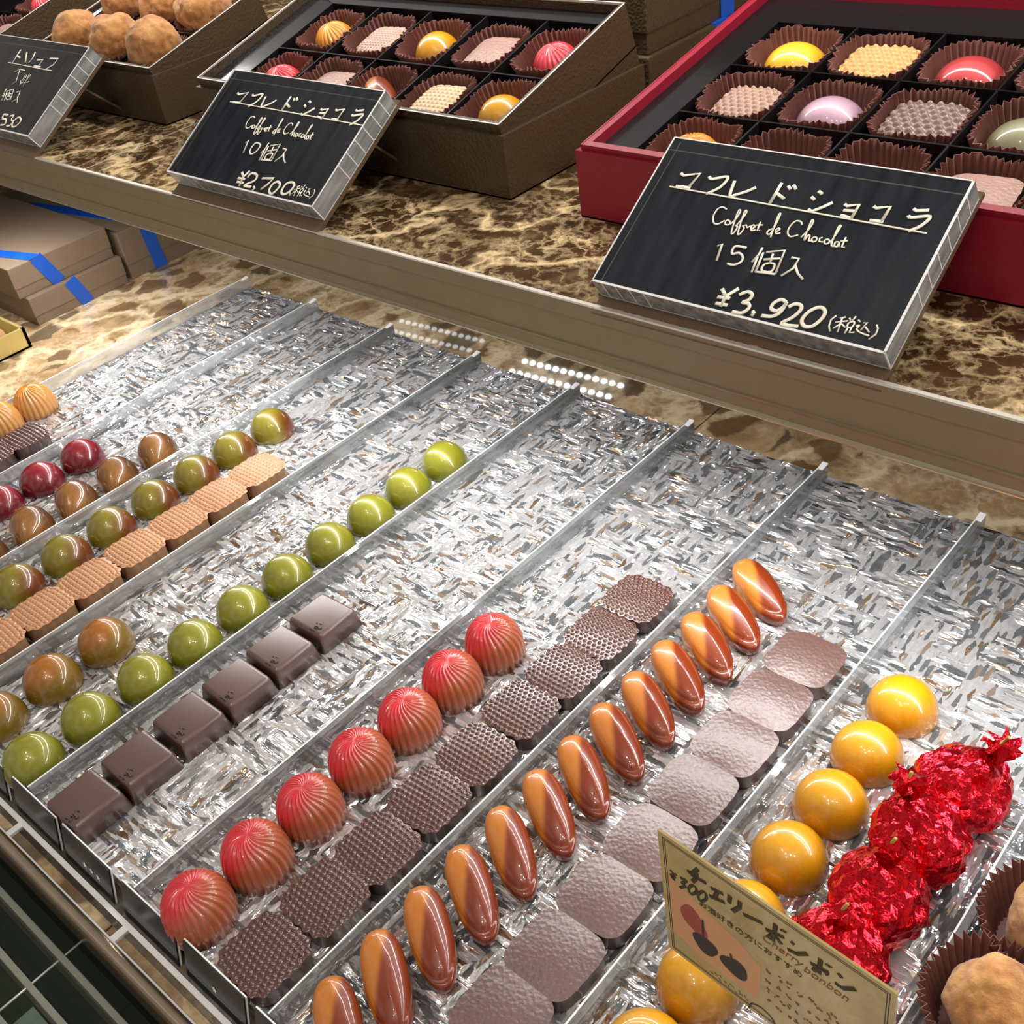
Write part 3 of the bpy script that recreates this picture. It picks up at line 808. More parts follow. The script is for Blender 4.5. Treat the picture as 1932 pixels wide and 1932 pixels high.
for i, (x, y, rt) in enumerate([(8.28, -2.37, 0.18), (8.245, -2.815, 0.185)]):
    c = put('paper_cup', cup_mesh('paper_cup', 0.185, 0.262, 0.20, M['paper'], 46, seed=40 + i), None, (x, y, ZF), (0, 0, 0.3 * i))
    tag(c, ['brown pleated paper cup at the right picture edge, behind the corner cup', 'brown pleated paper cup in the lower right corner'][i], 'paper cup', 'paper cups on the tray')
    t = put('cocoa_truffle', truffle_mesh('cocoa_truffle', rt, 3 + i, M['cocoa']), None, (x + 0.01, y, ZF + 0.012))
    tag(t, ['cocoa dusted truffle at the right picture edge, behind the corner truffle', 'cocoa dusted round truffle in the lower right corner'][i], 'chocolate', 'cocoa truffles on the tray')

# ------------------------------------------------------------------ lettering
TXT = json.loads('''{"title":[[[0.155,0.689],[0.179,0.678],[0.261,0.705],[0.241,0.619]],[[0.167,0.611],[0.252,0.616]],[[0.318,0.697],[0.342,0.686],[0.418,0.712],[0.409,0.65],[0.354,0.597]],[[0.465,0.697],[0.482,0.613],[0.512,0.623],[0.56,0.653],[0.592,0.681]],[[0.708,0.728],[0.704,0.606]],[[0.711,0.668],[0.762,0.645]],[[0.747,0.718],[0.767,0.7]],[[0.77,0.727],[0.794,0.705]],[[0.905,0.716],[0.931,0.704]],[[0.886,0.68],[0.91,0.667]],[[0.903,0.613],[0.926,0.605],[0.966,0.637],[1.0,0.67]],[[1.058,0.672],[1.075,0.664],[1.125,0.682],[1.122,0.603]],[[1.067,0.639],[1.122,0.645]],[[1.066,0.613],[1.126,0.604]],[[1.193,0.686],[1.21,0.678],[1.267,0.698],[1.262,0.615]],[[1.208,0.612],[1.271,0.616]],[[1.37,0.707],[1.386,0.699],[1.439,0.712]],[[1.363,0.669],[1.381,0.661],[1.457,0.682],[1.439,0.628],[1.398,0.592]]],"underline":[[[0.134,0.604],[1.48,0.598]]],"script":[[[0.506,0.535],[0.478,0.543],[0.458,0.526],[0.458,0.483],[0.479,0.45],[0.505,0.449],[0.527,0.474]],[[0.545,0.479],[0.535,0.471],[0.54,0.455],[0.557,0.454],[0.561,0.467],[0.545,0.479]],[[0.566,0.458],[0.58,0.495],[0.581,0.538],[0.57,0.543],[0.574,0.506],[0.593,0.421],[0.606,0.413],[0.61,0.45],[0.596,0.459]],[[0.599,0.46],[0.611,0.501],[0.614,0.54],[0.603,0.546],[0.608,0.507],[0.628,0.422],[0.64,0.418],[0.645,0.452],[0.63,0.464]],[[0.631,0.461],[0.647,0.472],[0.66,0.458],[0.672,0.472]],[[0.684,0.456],[0.695,0.47],[0.683,0.479],[0.676,0.466],[0.687,0.449],[0.707,0.455]],[[0.709,0.503],[0.716,0.453],[0.73,0.458]],[[0.696,0.48],[0.728,0.488]],[[0.788,0.479],[0.772,0.468],[0.77,0.45],[0.785,0.446],[0.79,0.475],[0.786,0.558],[0.778,0.554],[0.793,0.46],[0.799,0.432]],[[0.807,0.463],[0.822,0.482],[0.812,0.487],[0.804,0.472],[0.817,0.457],[0.834,0.465]],[[0.914,0.527],[0.901,0.542],[0.875,0.54],[0.862,0.506],[0.868,0.472],[0.891,0.456],[0.922,0.472]],[[0.941,0.462],[0.958,0.512],[0.959,0.553],[0.948,0.555],[0.962,0.452],[0.969,0.48],[0.979,0.477],[0.985,0.453],[0.998,0.456]],[[1.004,0.478],[0.995,0.467],[1.004,0.452],[1.018,0.458],[1.016,0.473],[1.004,0.478]],[[1.041,0.483],[1.029,0.476],[1.034,0.459],[1.054,0.461]],[[1.066,0.479],[1.057,0.468],[1.066,0.454],[1.08,0.459],[1.079,0.473],[1.066,0.479]],[[1.087,0.461],[1.094,0.523],[1.095,0.558],[1.086,0.548],[1.096,0.458],[1.114,0.451]],[[1.125,0.476],[1.11,0.473],[1.112,0.455],[1.127,0.451],[1.127,0.474],[1.135,0.451]],[[1.144,0.507],[1.148,0.454],[1.163,0.455]],[[1.129,0.481],[1.161,0.49]]],"fifteen":[[[0.563,0.331],[0.58,0.349],[0.599,0.255]],[[0.711,0.354],[0.651,0.35],[0.656,0.308],[0.687,0.32],[0.716,0.305],[0.722,0.276],[0.694,0.253],[0.659,0.253]]],"pieces":[[[0.787,0.373],[0.788,0.335],[0.774,0.287]],[[0.788,0.321],[0.8,0.235]],[[0.804,0.348],[0.817,0.239]],[[0.817,0.353],[0.899,0.381],[0.915,0.252]],[[0.817,0.243],[0.915,0.252]],[[0.823,0.313],[0.897,0.336]],[[0.853,0.352],[0.863,0.298]],[[0.841,0.291],[0.843,0.256],[0.889,0.26],[0.886,0.301],[0.841,0.291]],[[0.947,0.353],[0.985,0.354],[0.983,0.3],[0.946,0.25]],[[0.984,0.319],[1.016,0.28],[1.053,0.257]]],"price15":[[[0.702,0.121],[0.739,0.087]],[[0.782,0.141],[0.739,0.087],[0.743,0.03]],[[0.702,0.074],[0.765,0.082]],[[0.709,0.041],[0.772,0.045]],[[0.8,0.11],[0.832,0.135],[0.861,0.125],[0.858,0.096],[0.835,0.076],[0.867,0.077],[0.879,0.055],[0.857,0.024],[0.809,0.02]],[[0.902,0.047],[0.914,0.041],[0.911,0.022]],[[1.035,0.126],[1.007,0.135],[0.981,0.109],[0.983,0.079],[1.014,0.076],[1.035,0.106],[1.036,0.129],[1.034,0.078],[1.008,0.045],[0.955,0.035]],[[1.056,0.106],[1.077,0.128],[1.107,0.129],[1.117,0.105],[1.099,0.062],[1.064,0.018],[1.145,0.027]],[[1.194,0.141],[1.158,0.109],[1.146,0.062],[1.17,0.035],[1.206,0.044],[1.229,0.089],[1.227,0.127],[1.194,0.141]]],"tax":[[[1.284,0.12],[1.271,0.095],[1.277,0.063],[1.293,0.04]],[[1.328,0.124],[1.305,0.111]],[[1.295,0.088],[1.344,0.108]],[[1.315,0.116],[1.326,0.044]],[[1.323,0.09],[1.299,0.057]],[[1.326,0.087],[1.348,0.075]],[[1.344,0.124],[1.355,0.113]],[[1.368,0.138],[1.363,0.113]],[[1.353,0.1],[1.374,0.11],[1.376,0.086],[1.356,0.079],[1.353,0.1]],[[1.36,0.078],[1.358,0.047]],[[1.374,0.082],[1.376,0.056],[1.397,0.063]],[[1.385,0.124],[1.398,0.117]],[[1.389,0.092],[1.402,0.1],[1.399,0.08],[1.421,0.068],[1.464,0.063]],[[1.413,0.115],[1.428,0.122],[1.418,0.079]],[[1.429,0.1],[1.458,0.078]],[[1.47,0.122],[1.484,0.107],[1.488,0.077],[1.469,0.047]]],"ten":[[[0.619,0.34],[0.63,0.365],[0.658,0.265]],[[0.745,0.358],[0.712,0.348],[0.709,0.293],[0.741,0.268],[0.773,0.291],[0.779,0.341],[0.745,0.358]]],"price10":[[[0.766,0.125],[0.809,0.093]],[[0.833,0.146],[0.809,0.093],[0.825,0.023]],[[0.765,0.076],[0.839,0.079]],[[0.776,0.048],[0.849,0.052]],[[0.853,0.096],[0.864,0.132],[0.924,0.128],[0.936,0.086],[0.868,0.034],[0.941,0.036]],[[0.961,0.043],[0.979,0.036],[0.973,0.013]],[[0.992,0.114],[1.099,0.133],[1.078,0.083],[1.044,0.034]],[[1.153,0.115],[1.122,0.091],[1.124,0.044],[1.161,0.022],[1.186,0.044],[1.194,0.096],[1.153,0.115]],[[1.283,0.134],[1.24,0.112],[1.24,0.056],[1.276,0.039],[1.313,0.067],[1.319,0.115],[1.283,0.134]]],"truffe_title":[[[0.573,0.779],[0.589,0.626]],[[0.585,0.714],[0.656,0.698]],[[0.699,0.761],[0.785,0.664]],[[0.829,0.776],[0.853,0.718],[0.842,0.664]],[[0.942,0.705],[1.025,0.717],[1.024,0.648]],[[0.954,0.644],[1.065,0.644]],[[1.117,0.738],[1.242,0.747],[1.236,0.687],[1.165,0.629]]],"truffe_underline":[[[0.513,0.636],[1.277,0.626]]],"truffe_script":[[[0.718,0.551],[0.77,0.59],[0.87,0.585]],[[0.78,0.581],[0.847,0.472],[0.815,0.434]],[[0.908,0.485],[0.935,0.454],[0.957,0.468]],[[0.963,0.463],[0.948,0.542],[0.92,0.55],[0.944,0.437]],[[0.985,0.459],[1.003,0.559],[0.977,0.561],[1.0,0.438]],[[1.007,0.473],[1.045,0.489]]],"truffe_pieces":[[[0.781,0.383],[0.792,0.303]],[[0.804,0.34],[0.831,0.262]],[[0.811,0.364],[0.871,0.269]],[[0.818,0.364],[0.898,0.391],[0.959,0.284]],[[0.839,0.33],[0.923,0.348]],[[0.861,0.364],[0.885,0.326]],[[0.868,0.313],[0.886,0.286],[0.936,0.293],[0.919,0.319],[0.868,0.313]],[[0.969,0.366],[1.01,0.388],[1.049,0.313],[1.001,0.272]],[[1.026,0.333],[1.091,0.273]]],"truffe_price":[[[1.081,0.147],[1.009,0.142],[1.039,0.101],[1.093,0.103],[1.128,0.057],[1.068,0.043]],[[1.116,0.14],[1.167,0.153],[1.174,0.114],[1.221,0.098],[1.209,0.052],[1.163,0.051]],[[1.264,0.149],[1.225,0.11],[1.249,0.058],[1.302,0.06],[1.326,0.119],[1.264,0.149]]],"cherry_title":[[[0.162,0.597],[0.138,0.554],[0.118,0.543]],[[0.129,0.539],[0.192,0.551]],[[0.155,0.574],[0.154,0.544],[0.135,0.505]],[[0.21,0.543],[0.258,0.556]],[[0.237,0.55],[0.222,0.5]],[[0.203,0.493],[0.262,0.517]],[[0.285,0.574],[0.281,0.532]],[[0.323,0.58],[0.32,0.545],[0.293,0.5]],[[0.335,0.524],[0.405,0.548]],[[0.418,0.528],[0.483,0.553]],[[0.454,0.59],[0.442,0.492]],[[0.44,0.522],[0.425,0.493]],[[0.454,0.53],[0.474,0.508]],[[0.473,0.585],[0.478,0.58]],[[0.483,0.588],[0.488,0.582]],[[0.507,0.557],[0.519,0.551]],[[0.496,0.505],[0.527,0.513],[0.564,0.553]],[[0.576,0.516],[0.638,0.534]],[[0.609,0.573],[0.605,0.493]],[[0.599,0.52],[0.586,0.487]],[[0.615,0.53],[0.634,0.515]],[[0.63,0.571],[0.634,0.565]],[[0.639,0.57],[0.643,0.565]],[[0.668,0.564],[0.68,0.552]],[[0.659,0.504],[0.684,0.503],[0.724,0.545]]],"cherry_price":[[[0.042,0.484],[0.055,0.471]],[[0.067,0.482],[0.055,0.471],[0.053,0.439]],[[0.04,0.457],[0.063,0.463]],[[0.042,0.448],[0.059,0.449]],[[0.084,0.479],[0.11,0.488],[0.088,0.453],[0.105,0.454],[0.078,0.421]],[[0.134,0.486],[0.116,0.45],[0.126,0.43],[0.147,0.461],[0.148,0.484],[0.134,0.486]],[[0.176,0.492],[0.155,0.454],[0.162,0.427],[0.185,0.457],[0.189,0.487],[0.176,0.492]]],"c_small1":[[[0.158,0.409],[0.484,0.438]]],"c_small2":[[[0.39,0.478],[0.503,0.474]]],"c_small3":[[[0.537,0.488],[0.686,0.465]]],"c_loop":[[[0.349,0.02],[0.371,0.054],[0.403,0.063],[0.425,0.033]]],"c_pic":[[[0.019,0.328],[0.009,0.127],[0.366,0.09],[0.404,0.282]]],"c_rose":[[[0.132,0.268]]],"c_ch":[[[0.168,0.194],[0.208,0.18],[0.276,0.221]]],"c_small4":[[[0.412,0.31],[0.54,0.297]],[[0.409,0.257],[0.536,0.245]],[[0.409,0.201],[0.502,0.173]],[[0.404,0.142],[0.477,0.11]]],"c_leg":[[[0.188,0.043],[0.338,0.028]]]}''')
def strokes(name, key, w, mat, parent, z=0.0, dx=0.0, dy=0.0, sx=1.0, curve=True):
    """one line of hand lettering as raised strokes lying on a card (card plane = local xy)"""
    mb = MB()
    for s in (TXT[key] if isinstance(key, str) else key):
        pts = [(dx + a * sx, dy + b * sx, z) for a, b in s]
        if len(pts) > 4 and curve:
            q = [Vector(p) for p in pts]; out = []
            closed = (q[0] - q[-1]).length < 1e-6
            for i in range(len(q) - 1):
                p0 = q[i - 1] if i > 0 else (q[-2] if closed else q[0]); p1, p2 = q[i], q[i + 1]
                p3 = q[i + 2] if i + 2 < len(q) else (q[1] if closed else q[-1])
                for t in (0, .25, .5, .75):
                    out.append(0.5 * ((2 * p1) + (p2 - p0) * t + (2 * p0 - 5 * p1 + 4 * p2 - p3) * t * t + (3 * p1 - p0 - 3 * p2 + p3) * t ** 3))
            pts = out + [q[-1]]
        mb.tube(pts, w, 6, 0, ((0, 0, 1), 0.14))
    return mb.build(name, mat, parent)

# ------------------------------------------------------------------ price stands on the front of the shelf
TILT = math.radians(31.6)
def stand(label, x, z, W, L, lines, leg_x, th=0.128):
    t = thing('price_stand', label, 'price sign', (x, -1.348, z), (TILT, 0, 0), 'price stands on the shelf edge')
    b = MB()
    e = 0.012
    b.box(0, W, 0, L, -th, -0.001, 0)
    b.mi[-6:] = [0, 0, 1, 2, 1, 1]
    b.build('acrylic_block', [M['acrylic_clear'], M['acrylic_side'], M['bronze_top']], t)
    f = MB()                                  # white strips standing in for light caught and reflected at the block edges
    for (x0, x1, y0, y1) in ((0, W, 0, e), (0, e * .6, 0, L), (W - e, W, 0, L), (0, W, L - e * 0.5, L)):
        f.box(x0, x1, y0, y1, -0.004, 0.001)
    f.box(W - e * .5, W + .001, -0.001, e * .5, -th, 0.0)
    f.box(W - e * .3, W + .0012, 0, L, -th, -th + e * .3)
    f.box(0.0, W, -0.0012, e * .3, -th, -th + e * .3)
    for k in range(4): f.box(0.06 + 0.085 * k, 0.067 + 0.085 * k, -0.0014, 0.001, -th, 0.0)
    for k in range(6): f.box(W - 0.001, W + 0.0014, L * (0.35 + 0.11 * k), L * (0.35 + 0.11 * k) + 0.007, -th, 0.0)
    f.build('painted_edge_glint', M['acrylic_edge'], t)
    MB().box(0.004, W - 0.004, 0.004, L - 0.004, -0.016, -0.010).build('dark_panel', M['navy'], t)
    f = MB()                                  # grey lines near top and left, painted for back edges refracted in the block
    f.box(0.0, W - 0.02, L - 0.075, L - 0.069, -0.0096, -0.0085); f.box(0.045, 0.050, 0, L - 0.02, -0.0096, -0.0085)
    f.build('refracted_edge_line', M['slat'], t)
    foot = -0.108
    MB().box(-0.002, W + 0.006, foot, L + 0.04, -th - 0.028, -th - 0.001).build('back_plate', M['smoke_clear'], t)
    # prop leg from the plate down and back to the shelf
    dz = z - H
    c, s = math.cos(TILT), math.sin(TILT)
    def to_local(wy, wz): return (wy * c + wz * s, -wy * s + wz * c)
    a = to_local(0.60, 0.22); g = to_local(1.00, -dz + 0.004)
    MB().add([(leg_x + q, p[0], p[1]) for q in (0, 0.16) for p in (a, (a[0] + 0.02, a[1] - 0.02), (g[0] + 0.02, g[1]), g)],
             [(0, 1, 2, 3), (7, 6, 5, 4), (0, 4, 5, 1), (1, 5, 6, 2), (2, 6, 7, 3), (3, 7, 4, 0)]).build('prop_leg', M['smoke_clear'], t)
    for nm, key, w, kw in lines:
        strokes(nm, key, w, M['ink'], t, 0.002, **kw)
    return t
stand('large price stand reading 15 pieces at 3,920 yen before the red box', 5.393, 1.738, 1.565, 0.895,
      [('title_lettering', 'title', 0.0085, {}), ('underline', 'underline', 0.0045, {}), ('script_lettering', 'script', 0.0042, {}), ('count_numerals', 'fifteen', 0.0062, {}),
       ('count_characters', 'pieces', 0.0058, {}), ('price_numerals', 'price15', 0.0092, {}), ('tax_note', 'tax', 0.0040, {})], 1.30)
stand('price stand reading 10 pieces at 2,700 yen before the brown box of ten', 1.629, 1.762, 1.587, 0.895,
      [('title_lettering', 'title', 0.0085, {'dx': 0.052, 'dy': 0.012, 'sx': 1.01}), ('underline', 'underline', 0.0045, {'dx': 0.05, 'dy': 0.008, 'sx': 1.03}), ('script_lettering', 'script', 0.0046, {'dx': 0.045, 'dy': 0.005}),
       ('count_numerals', 'ten', 0.0062, {}), ('count_characters', 'pieces', 0.0058, {'dx': 0.04, 'dy': -0.005, 'sx': 1.02}),
       ('price_numerals', 'price10', 0.0092, {}), ('tax_note', 'tax', 0.0040, {'dx': 0.045})], 1.26)
stand('price stand reading 530 yen at the left picture edge before the truffle box', -1.909, 1.767, 1.58, 0.905,
      [('title_lettering', 'truffe_title', 0.0085, {}), ('underline', 'truffe_underline', 0.0045, {}), ('script_lettering', 'truffe_script', 0.0046, {}), ('count_characters', 'truffe_pieces', 0.0058, {}),
       ('price_numerals', 'truffe_price', 0.0092, {})], 1.26)

# ------------------------------------------------------------------ parchment card over the front of the tray
O = Vector((7.33, -3.55, 0.5535)); UX = Vector((0.99647213, -0.08259059, 0.01490262)); VZ = Vector((-0.01463277, 0.00387168, 0.99988544)); NN = UX.cross(VZ)
t = thing('cherry_card', 'parchment coloured name card with cherry drawing held above the yellow domes', 'price sign', O)
t.rotation_euler = Matrix((UX, VZ, NN)).transposed().to_euler()
CW, CH = 0.848, 0.656
MB().box(0, CW, 0, CH, -0.008, 0).build('card', M['parchment'], t)
mb = MB()
for m_ in (0.018, 0.026):
    for a in ((m_, CW - m_, m_, m_ + .003), (m_, CW - m_, CH - m_ - .003, CH - m_), (m_, m_ + .003, m_, CH - m_), (CW - m_ - .003, CW - m_, m_, CH - m_)):
        mb.box(a[0], a[1], a[2], a[3], 0, 0.0006)
mb.build('border_line', M['sepia'], t)
strokes('title_lettering', 'cherry_title', 0.0085, M['sepia'], t, 0.001)
strokes('price_numerals', 'cherry_price', 0.0062, M['sepia'], t, 0.001)
mb = MB()
pts = [(0.03, 0.455), (0.16, 0.40), (0.30, 0.36), (0.40, 0.30), (0.385, 0.10), (0.20, 0.085), (0.03, 0.13)]
mb.add([(x, y, 0.0004) for x, y in pts], [tuple(range(len(pts) - 1, -1, -1))])
mb.build('watercolour_patch', M['wash'], t)
def blob(name, cx, cy, rx, ry, rot, mat, z):
    mb = MB(); n = 28
    vs = []
    for i in range(n):
        a = 2 * PI * i / n; k = 1 + 0.1 * math.sin(3 * a + cx * 40)
        x, y = rx * k * math.cos(a), ry * k * math.sin(a)
        vs.append((cx + x * math.cos(rot) - y * math.sin(rot), cy + x * math.sin(rot) + y * math.cos(rot), z))
    mb.add(vs + [(cx, cy, z + 0.0008)], [(i, (i + 1) % n, n) for i in range(n)])
    return mb.build(name, mat, t)
blob('painted_blossom', 0.128, 0.285, 0.048, 0.072, 0.5, M['rose'], 0.0012)
blob('painted_cherry', 0.172, 0.190, 0.052, 0.048, 0.2, M['cherry_ink'], 0.0020)
blob('painted_cherry', 0.292, 0.186, 0.056, 0.048, 0.3, M['cherry_ink'], 0.0020)
strokes('painted_stem', [[(0.168, 0.33), (0.166, 0.25), (0.17, 0.19)], [(0.278, 0.25), (0.285, 0.20)]], 0.004, M['cherry_ink'], t, 0.002)
strokes('oval_flourish', [[(0.345, 0.0), (0.36, 0.045), (0.40, 0.062), (0.44, 0.045), (0.455, 0.0)]], 0.004, M['sepia'], t, 0.001)
def text_line(name, txt, x, y, size, mat, parent, z=0.001, shear=0.0):
    cu = bpy.data.curves.new(name, 'FONT')
    cu.body = txt; cu.size = size; cu.extrude = 0.0004; cu.shear = shear
    ob = bpy.data.objects.new(name, cu); COL.objects.link(ob)
    dg = bpy.context.evaluated_depsgraph_get()
    me = bpy.data.meshes.new_from_object(ob.evaluated_get(dg))
    bpy.data.objects.remove(ob)
    me.materials.clear(); me.materials.append(mat)
    return put(name, me, parent, (x, y, z))
text_line('description_lettering', 'お酒好きの方におすすめ', 0.155, 0.405, 0.036, M['sepia'], t)
text_line('script_lettering', 'Cherry', 0.40, 0.462, 0.05, M['rust_ink'], t, shear=0.3)
text_line('script_lettering', 'bonbon', 0.55, 0.452, 0.05, M['rust_ink'], t, shear=0.3)
rr = random.Random(3)
def scribble(x0, y0, n, step):
    out = []
    for i in range(n):
        x = x0 + i * step
        for k in range(3):
            a, b = rr.uniform(0, step * .7), rr.uniform(-0.012, 0.014)
            out.append([(x + a, y0 + b), (x + a + rr.uniform(-.012, .014), y0 + b + rr.uniform(-.012, .012))])
    return out
strokes('small_lettering', sum([scribble(0.415, 0.31 - 0.058 * i, 9 - (i == 3) * 3, 0.036) for i in range(4)], []), 0.0042, M['rust_ink'], t, 0.001)
strokes('footer_lettering', scribble(0.19, 0.048, 6, 0.027), 0.0025, M['rust_ink'], t, 0.001)
MB().tube([(0.42, 0.05, -0.014), (0.42, -0.05, -0.02), (0.42, -0.64, -0.03)], 0.012, 8).build('wire_post', M['rod'], t)
MB().box(0.30, 0.54, -0.655, -0.635, -0.10, 0.08, 0, 0.006).build('stand_foot', M['acrylic_edge'], t)

# ------------------------------------------------------------------ tilted gift boxes of chocolates
def gift_box(label, x, y, W, D, ang, mat, edge, cells, y_base, z_rim, base_h=0.40, wall=0.03, drop=0.08, depth=0.30, name='chocolate_box'):
    """a deep base standing level on the shelf with a second, open tray tilted up inside it; cells = (column edges, row edges) of the black insert"""
    t = thing(name, label, 'box', (x, y_base, H), group='open chocolate boxes on the shelf')
    g = 0.032
    b = MB()
    for (x0, x1, y0, y1) in ((-g, W + g, 0, g), (-g, W + g, D + .10, D + .10 + g), (-g, 0, g, D + .10), (W, W + g, g, D + .10)):
        b.box(x0, x1, y0, y1, 0.002, base_h, 0)
    b.box(-g, W + g, 0, D + .10 + g, 0.0, 0.012, 0)
    b.build('outer_base', mat, t)
    tr = put('tilted_tray', None, t, (0, y - y_base, z_rim - H), (ang, 0, 0))
    L = D / math.cos(ang)
    b = MB()
    tn = math.tan(ang)
    for (x0, x1, y0, y1) in ((0, W, 0, wall), (0, W, L - wall, L), (0, wall, wall, L - wall), (W - wall, W, wall, L - wall)):
        vs = [(x, y_, (-depth - y_ * tn) if z_ == 0 else 0) for z_ in (0, 1) for y_ in (y0, y1) for x in (x0, x1)]
        b.add(vs, [(0, 2, 3, 1), (4, 5, 7, 6), (0, 1, 5, 4), (2, 6, 7, 3), (0, 4, 6, 2), (1, 3, 7, 5)])
    b.box(0, W, 0, L, -depth - 0.01, -depth, 0)
    # deeper skirt at the back so that no light passes between tray and base
    b.build('tray_wall', mat, tr)
    b = MB()
    e = 0.008
    for (x0, x1, y0, y1) in ((0, W, 0, e), (0, W, L - e, L), (0, e, 0, L), (W - e, W, 0, L)):
        b.box(x0, x1, y0, y1, 0, 0.003, 0)
    b.build('rim_edge', edge, tr)
    cx, cy = cells
    b = MB()
    b.box(wall, W - wall, wall, L - wall, -depth, -depth + 0.012)
    for r_ in cy: b.box(cx[0], cx[-1], r_ - 0.006, r_ + 0.006, -depth, -drop)
    for c_ in cx: b.box(c_ - 0.006, c_ + 0.006, cy[0], cy[-1], -depth, -drop)
    # sloping shoulders of the insert, from under the rim down to the cells
    x0, x1, y0, y1 = wall, W - wall, wall, L - wall
    a0, a1, b0, b1 = cx[0], cx[-1], cy[0], cy[-1]
    zz = -drop + 0.02
    b.add([(x0, y0, zz), (x1, y0, zz), (x1, y1, zz), (x0, y1, zz), (a0, b0, -drop), (a1, b0, -drop), (a1, b1, -drop), (a0, b1, -drop)],
          [(0, 1, 5, 4), (1, 2, 6, 5), (2, 3, 7, 6), (3, 0, 4, 7)])
    b.build('insert', M['liner'], tr)
    return t, Matrix.Translation((x, y, z_rim)) @ Matrix.Rotation(ang, 4, 'X')

def in_box(MX, ang, name, me, lx, ly, lz, label, cat, group, rz=0.0, sc=1.0):
    p = MX @ Vector((lx, ly, lz))
    o = put(name, me, None, p, (ang, 0, rz) if abs(rz) < 1e-6 else (Matrix.Rotation(ang, 3, 'X') @ Matrix.Rotation(rz, 3, 'Z')).to_euler())
    return tag(o, label, cat, group)

cupm = [cup_mesh('square_paper_cup', 0.185, 0.235, 0.19, M['paper'], 44, 3.4, 0.013, 60 + i) for i in range(5)]
m_bw = praline_mesh('beige_waffled_square', 0.35, 0.35, 0.12, [M['beige_choc'], M['beige_choc']], 'pyramid', 9, 9, 0.014, N=54)
m_pw = praline_mesh('pale_waffled_square', 0.33, 0.33, 0.12, [M['pale_choc'], M['pale_choc']], 'pyramid', 11, 11, 0.011, N=66)
m_pl = praline_mesh('pinkish_grained_square', 0.36, 0.36, 0.11, [M['pink_choc'], M['pink_choc']], 'none', N=32, crown=0.02, wavy=0.002)
m_ps = praline_mesh('pale_scaled_square', 0.34, 0.34, 0.11, [M['pale_choc'], M['pale_choc']], 'dots', 7, 8, 0.022, N=70)
m_cs = praline_mesh('caramel_scaled_square', 0.40, 0.38, 0.12, [M['caramel_choc'], M['caramel_choc']], 'dots', 7, 8, 0.022, N=70)
m_ms = praline_mesh('mocha_scaled_square', 0.40, 0.38, 0.12, [M['mocha_choc'], M['mocha_choc']], 'dots', 7, 8, 0.026, N=70)
m_amr = dome_mesh('amber_fluted_dome', 0.165, 0.2, M['amber_rib'], ribs=22, rib=0.06, twist=0.3, nu=176, power=2.2)
m_pir = dome_mesh('bright_red_fluted_dome', 0.165, 0.2, M['pink_rib'], ribs=22, rib=0.06, twist=0.3, nu=176, power=2.2)
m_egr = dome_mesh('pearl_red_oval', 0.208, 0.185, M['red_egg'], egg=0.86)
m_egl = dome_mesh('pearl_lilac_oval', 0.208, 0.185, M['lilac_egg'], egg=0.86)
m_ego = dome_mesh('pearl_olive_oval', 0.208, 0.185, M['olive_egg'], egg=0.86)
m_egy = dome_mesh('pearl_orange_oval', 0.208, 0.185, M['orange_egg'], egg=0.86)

# --- the brown box of ten
AN = math.atan(0.27)
CX = [0.30, 0.862, 1.422, 1.982, 2.540, 3.096]; RY = [0.035, 0.60, 1.235]
bx, MX = gift_box('brown embossed open box holding ten chocolates in two rows', 0.894, -0.448, 3.124, 1.316, AN, M['brown_box'], M['box_edge'], (CX, RY), -0.462, 2.063)
ten = [[('red_fluted_chocolate', m_pir, 'red fluted chocolate in the front left cell of the brown box'), ('pink_square', m_pl, 'pinkish square in the front row of the brown box, peeking over the sign'),
        ('caramel_almond', m_alm, 'caramel almond shape in the middle front cell of the brown box'), ('waffled_square', m_bw, 'beige waffle topped square in the front row of the brown box'),
        ('yellow_dome', m_yel, 'yellow dome in the front right corner of the brown box')],
       [('amber_fluted_chocolate', m_amr, 'amber fluted chocolate in the rear left cell of the brown box'), ('waffled_square', m_pw, 'pale waffled square in the rear row of the brown box'),
        ('yellow_dome', m_yel, 'yellow dome in the middle rear cell of the brown box'), ('grained_square', m_pl, 'pinkish grained square in the rear row of the brown box'),
        ('red_fluted_chocolate', m_pir, 'bright red fluted chocolate in the rear right corner of the brown box')]]
CN = ['left', 'second', 'middle', 'fourth', 'right']
def fill(MX, ang, CX, RY, table, boxname, rownames, depth=0.288, skip=(), lift=0.03):
    k = 0
    for r_, items in enumerate(table):
        for c_, it in enumerate(items):
            if it is None: continue
            x = (CX[c_] + CX[c_ + 1]) / 2; y = (RY[r_] + RY[r_ + 1]) / 2
            k += 1
            in_box(MX, ang, 'paper_cup', cupm[k % 5], x, y, -depth, f'brown pleated cup in the {CN[c_]} cell of the {rownames[r_]} row, {boxname}', 'paper cup', f'paper cups, {boxname}', 0.0)
            in_box(MX, ang, it[0], it[1], x + 0.0, y + (it[3] if len(it) > 3 else 0.0), -depth + lift, it[2], 'chocolate', f'chocolates, {boxname}', 0.06 if 'square' in it[0] else (-0.5 if 'almond' in it[0] else 0.0001))
fill(MX, AN, CX, RY, ten, 'brown box of ten', ['front', 'rear'])

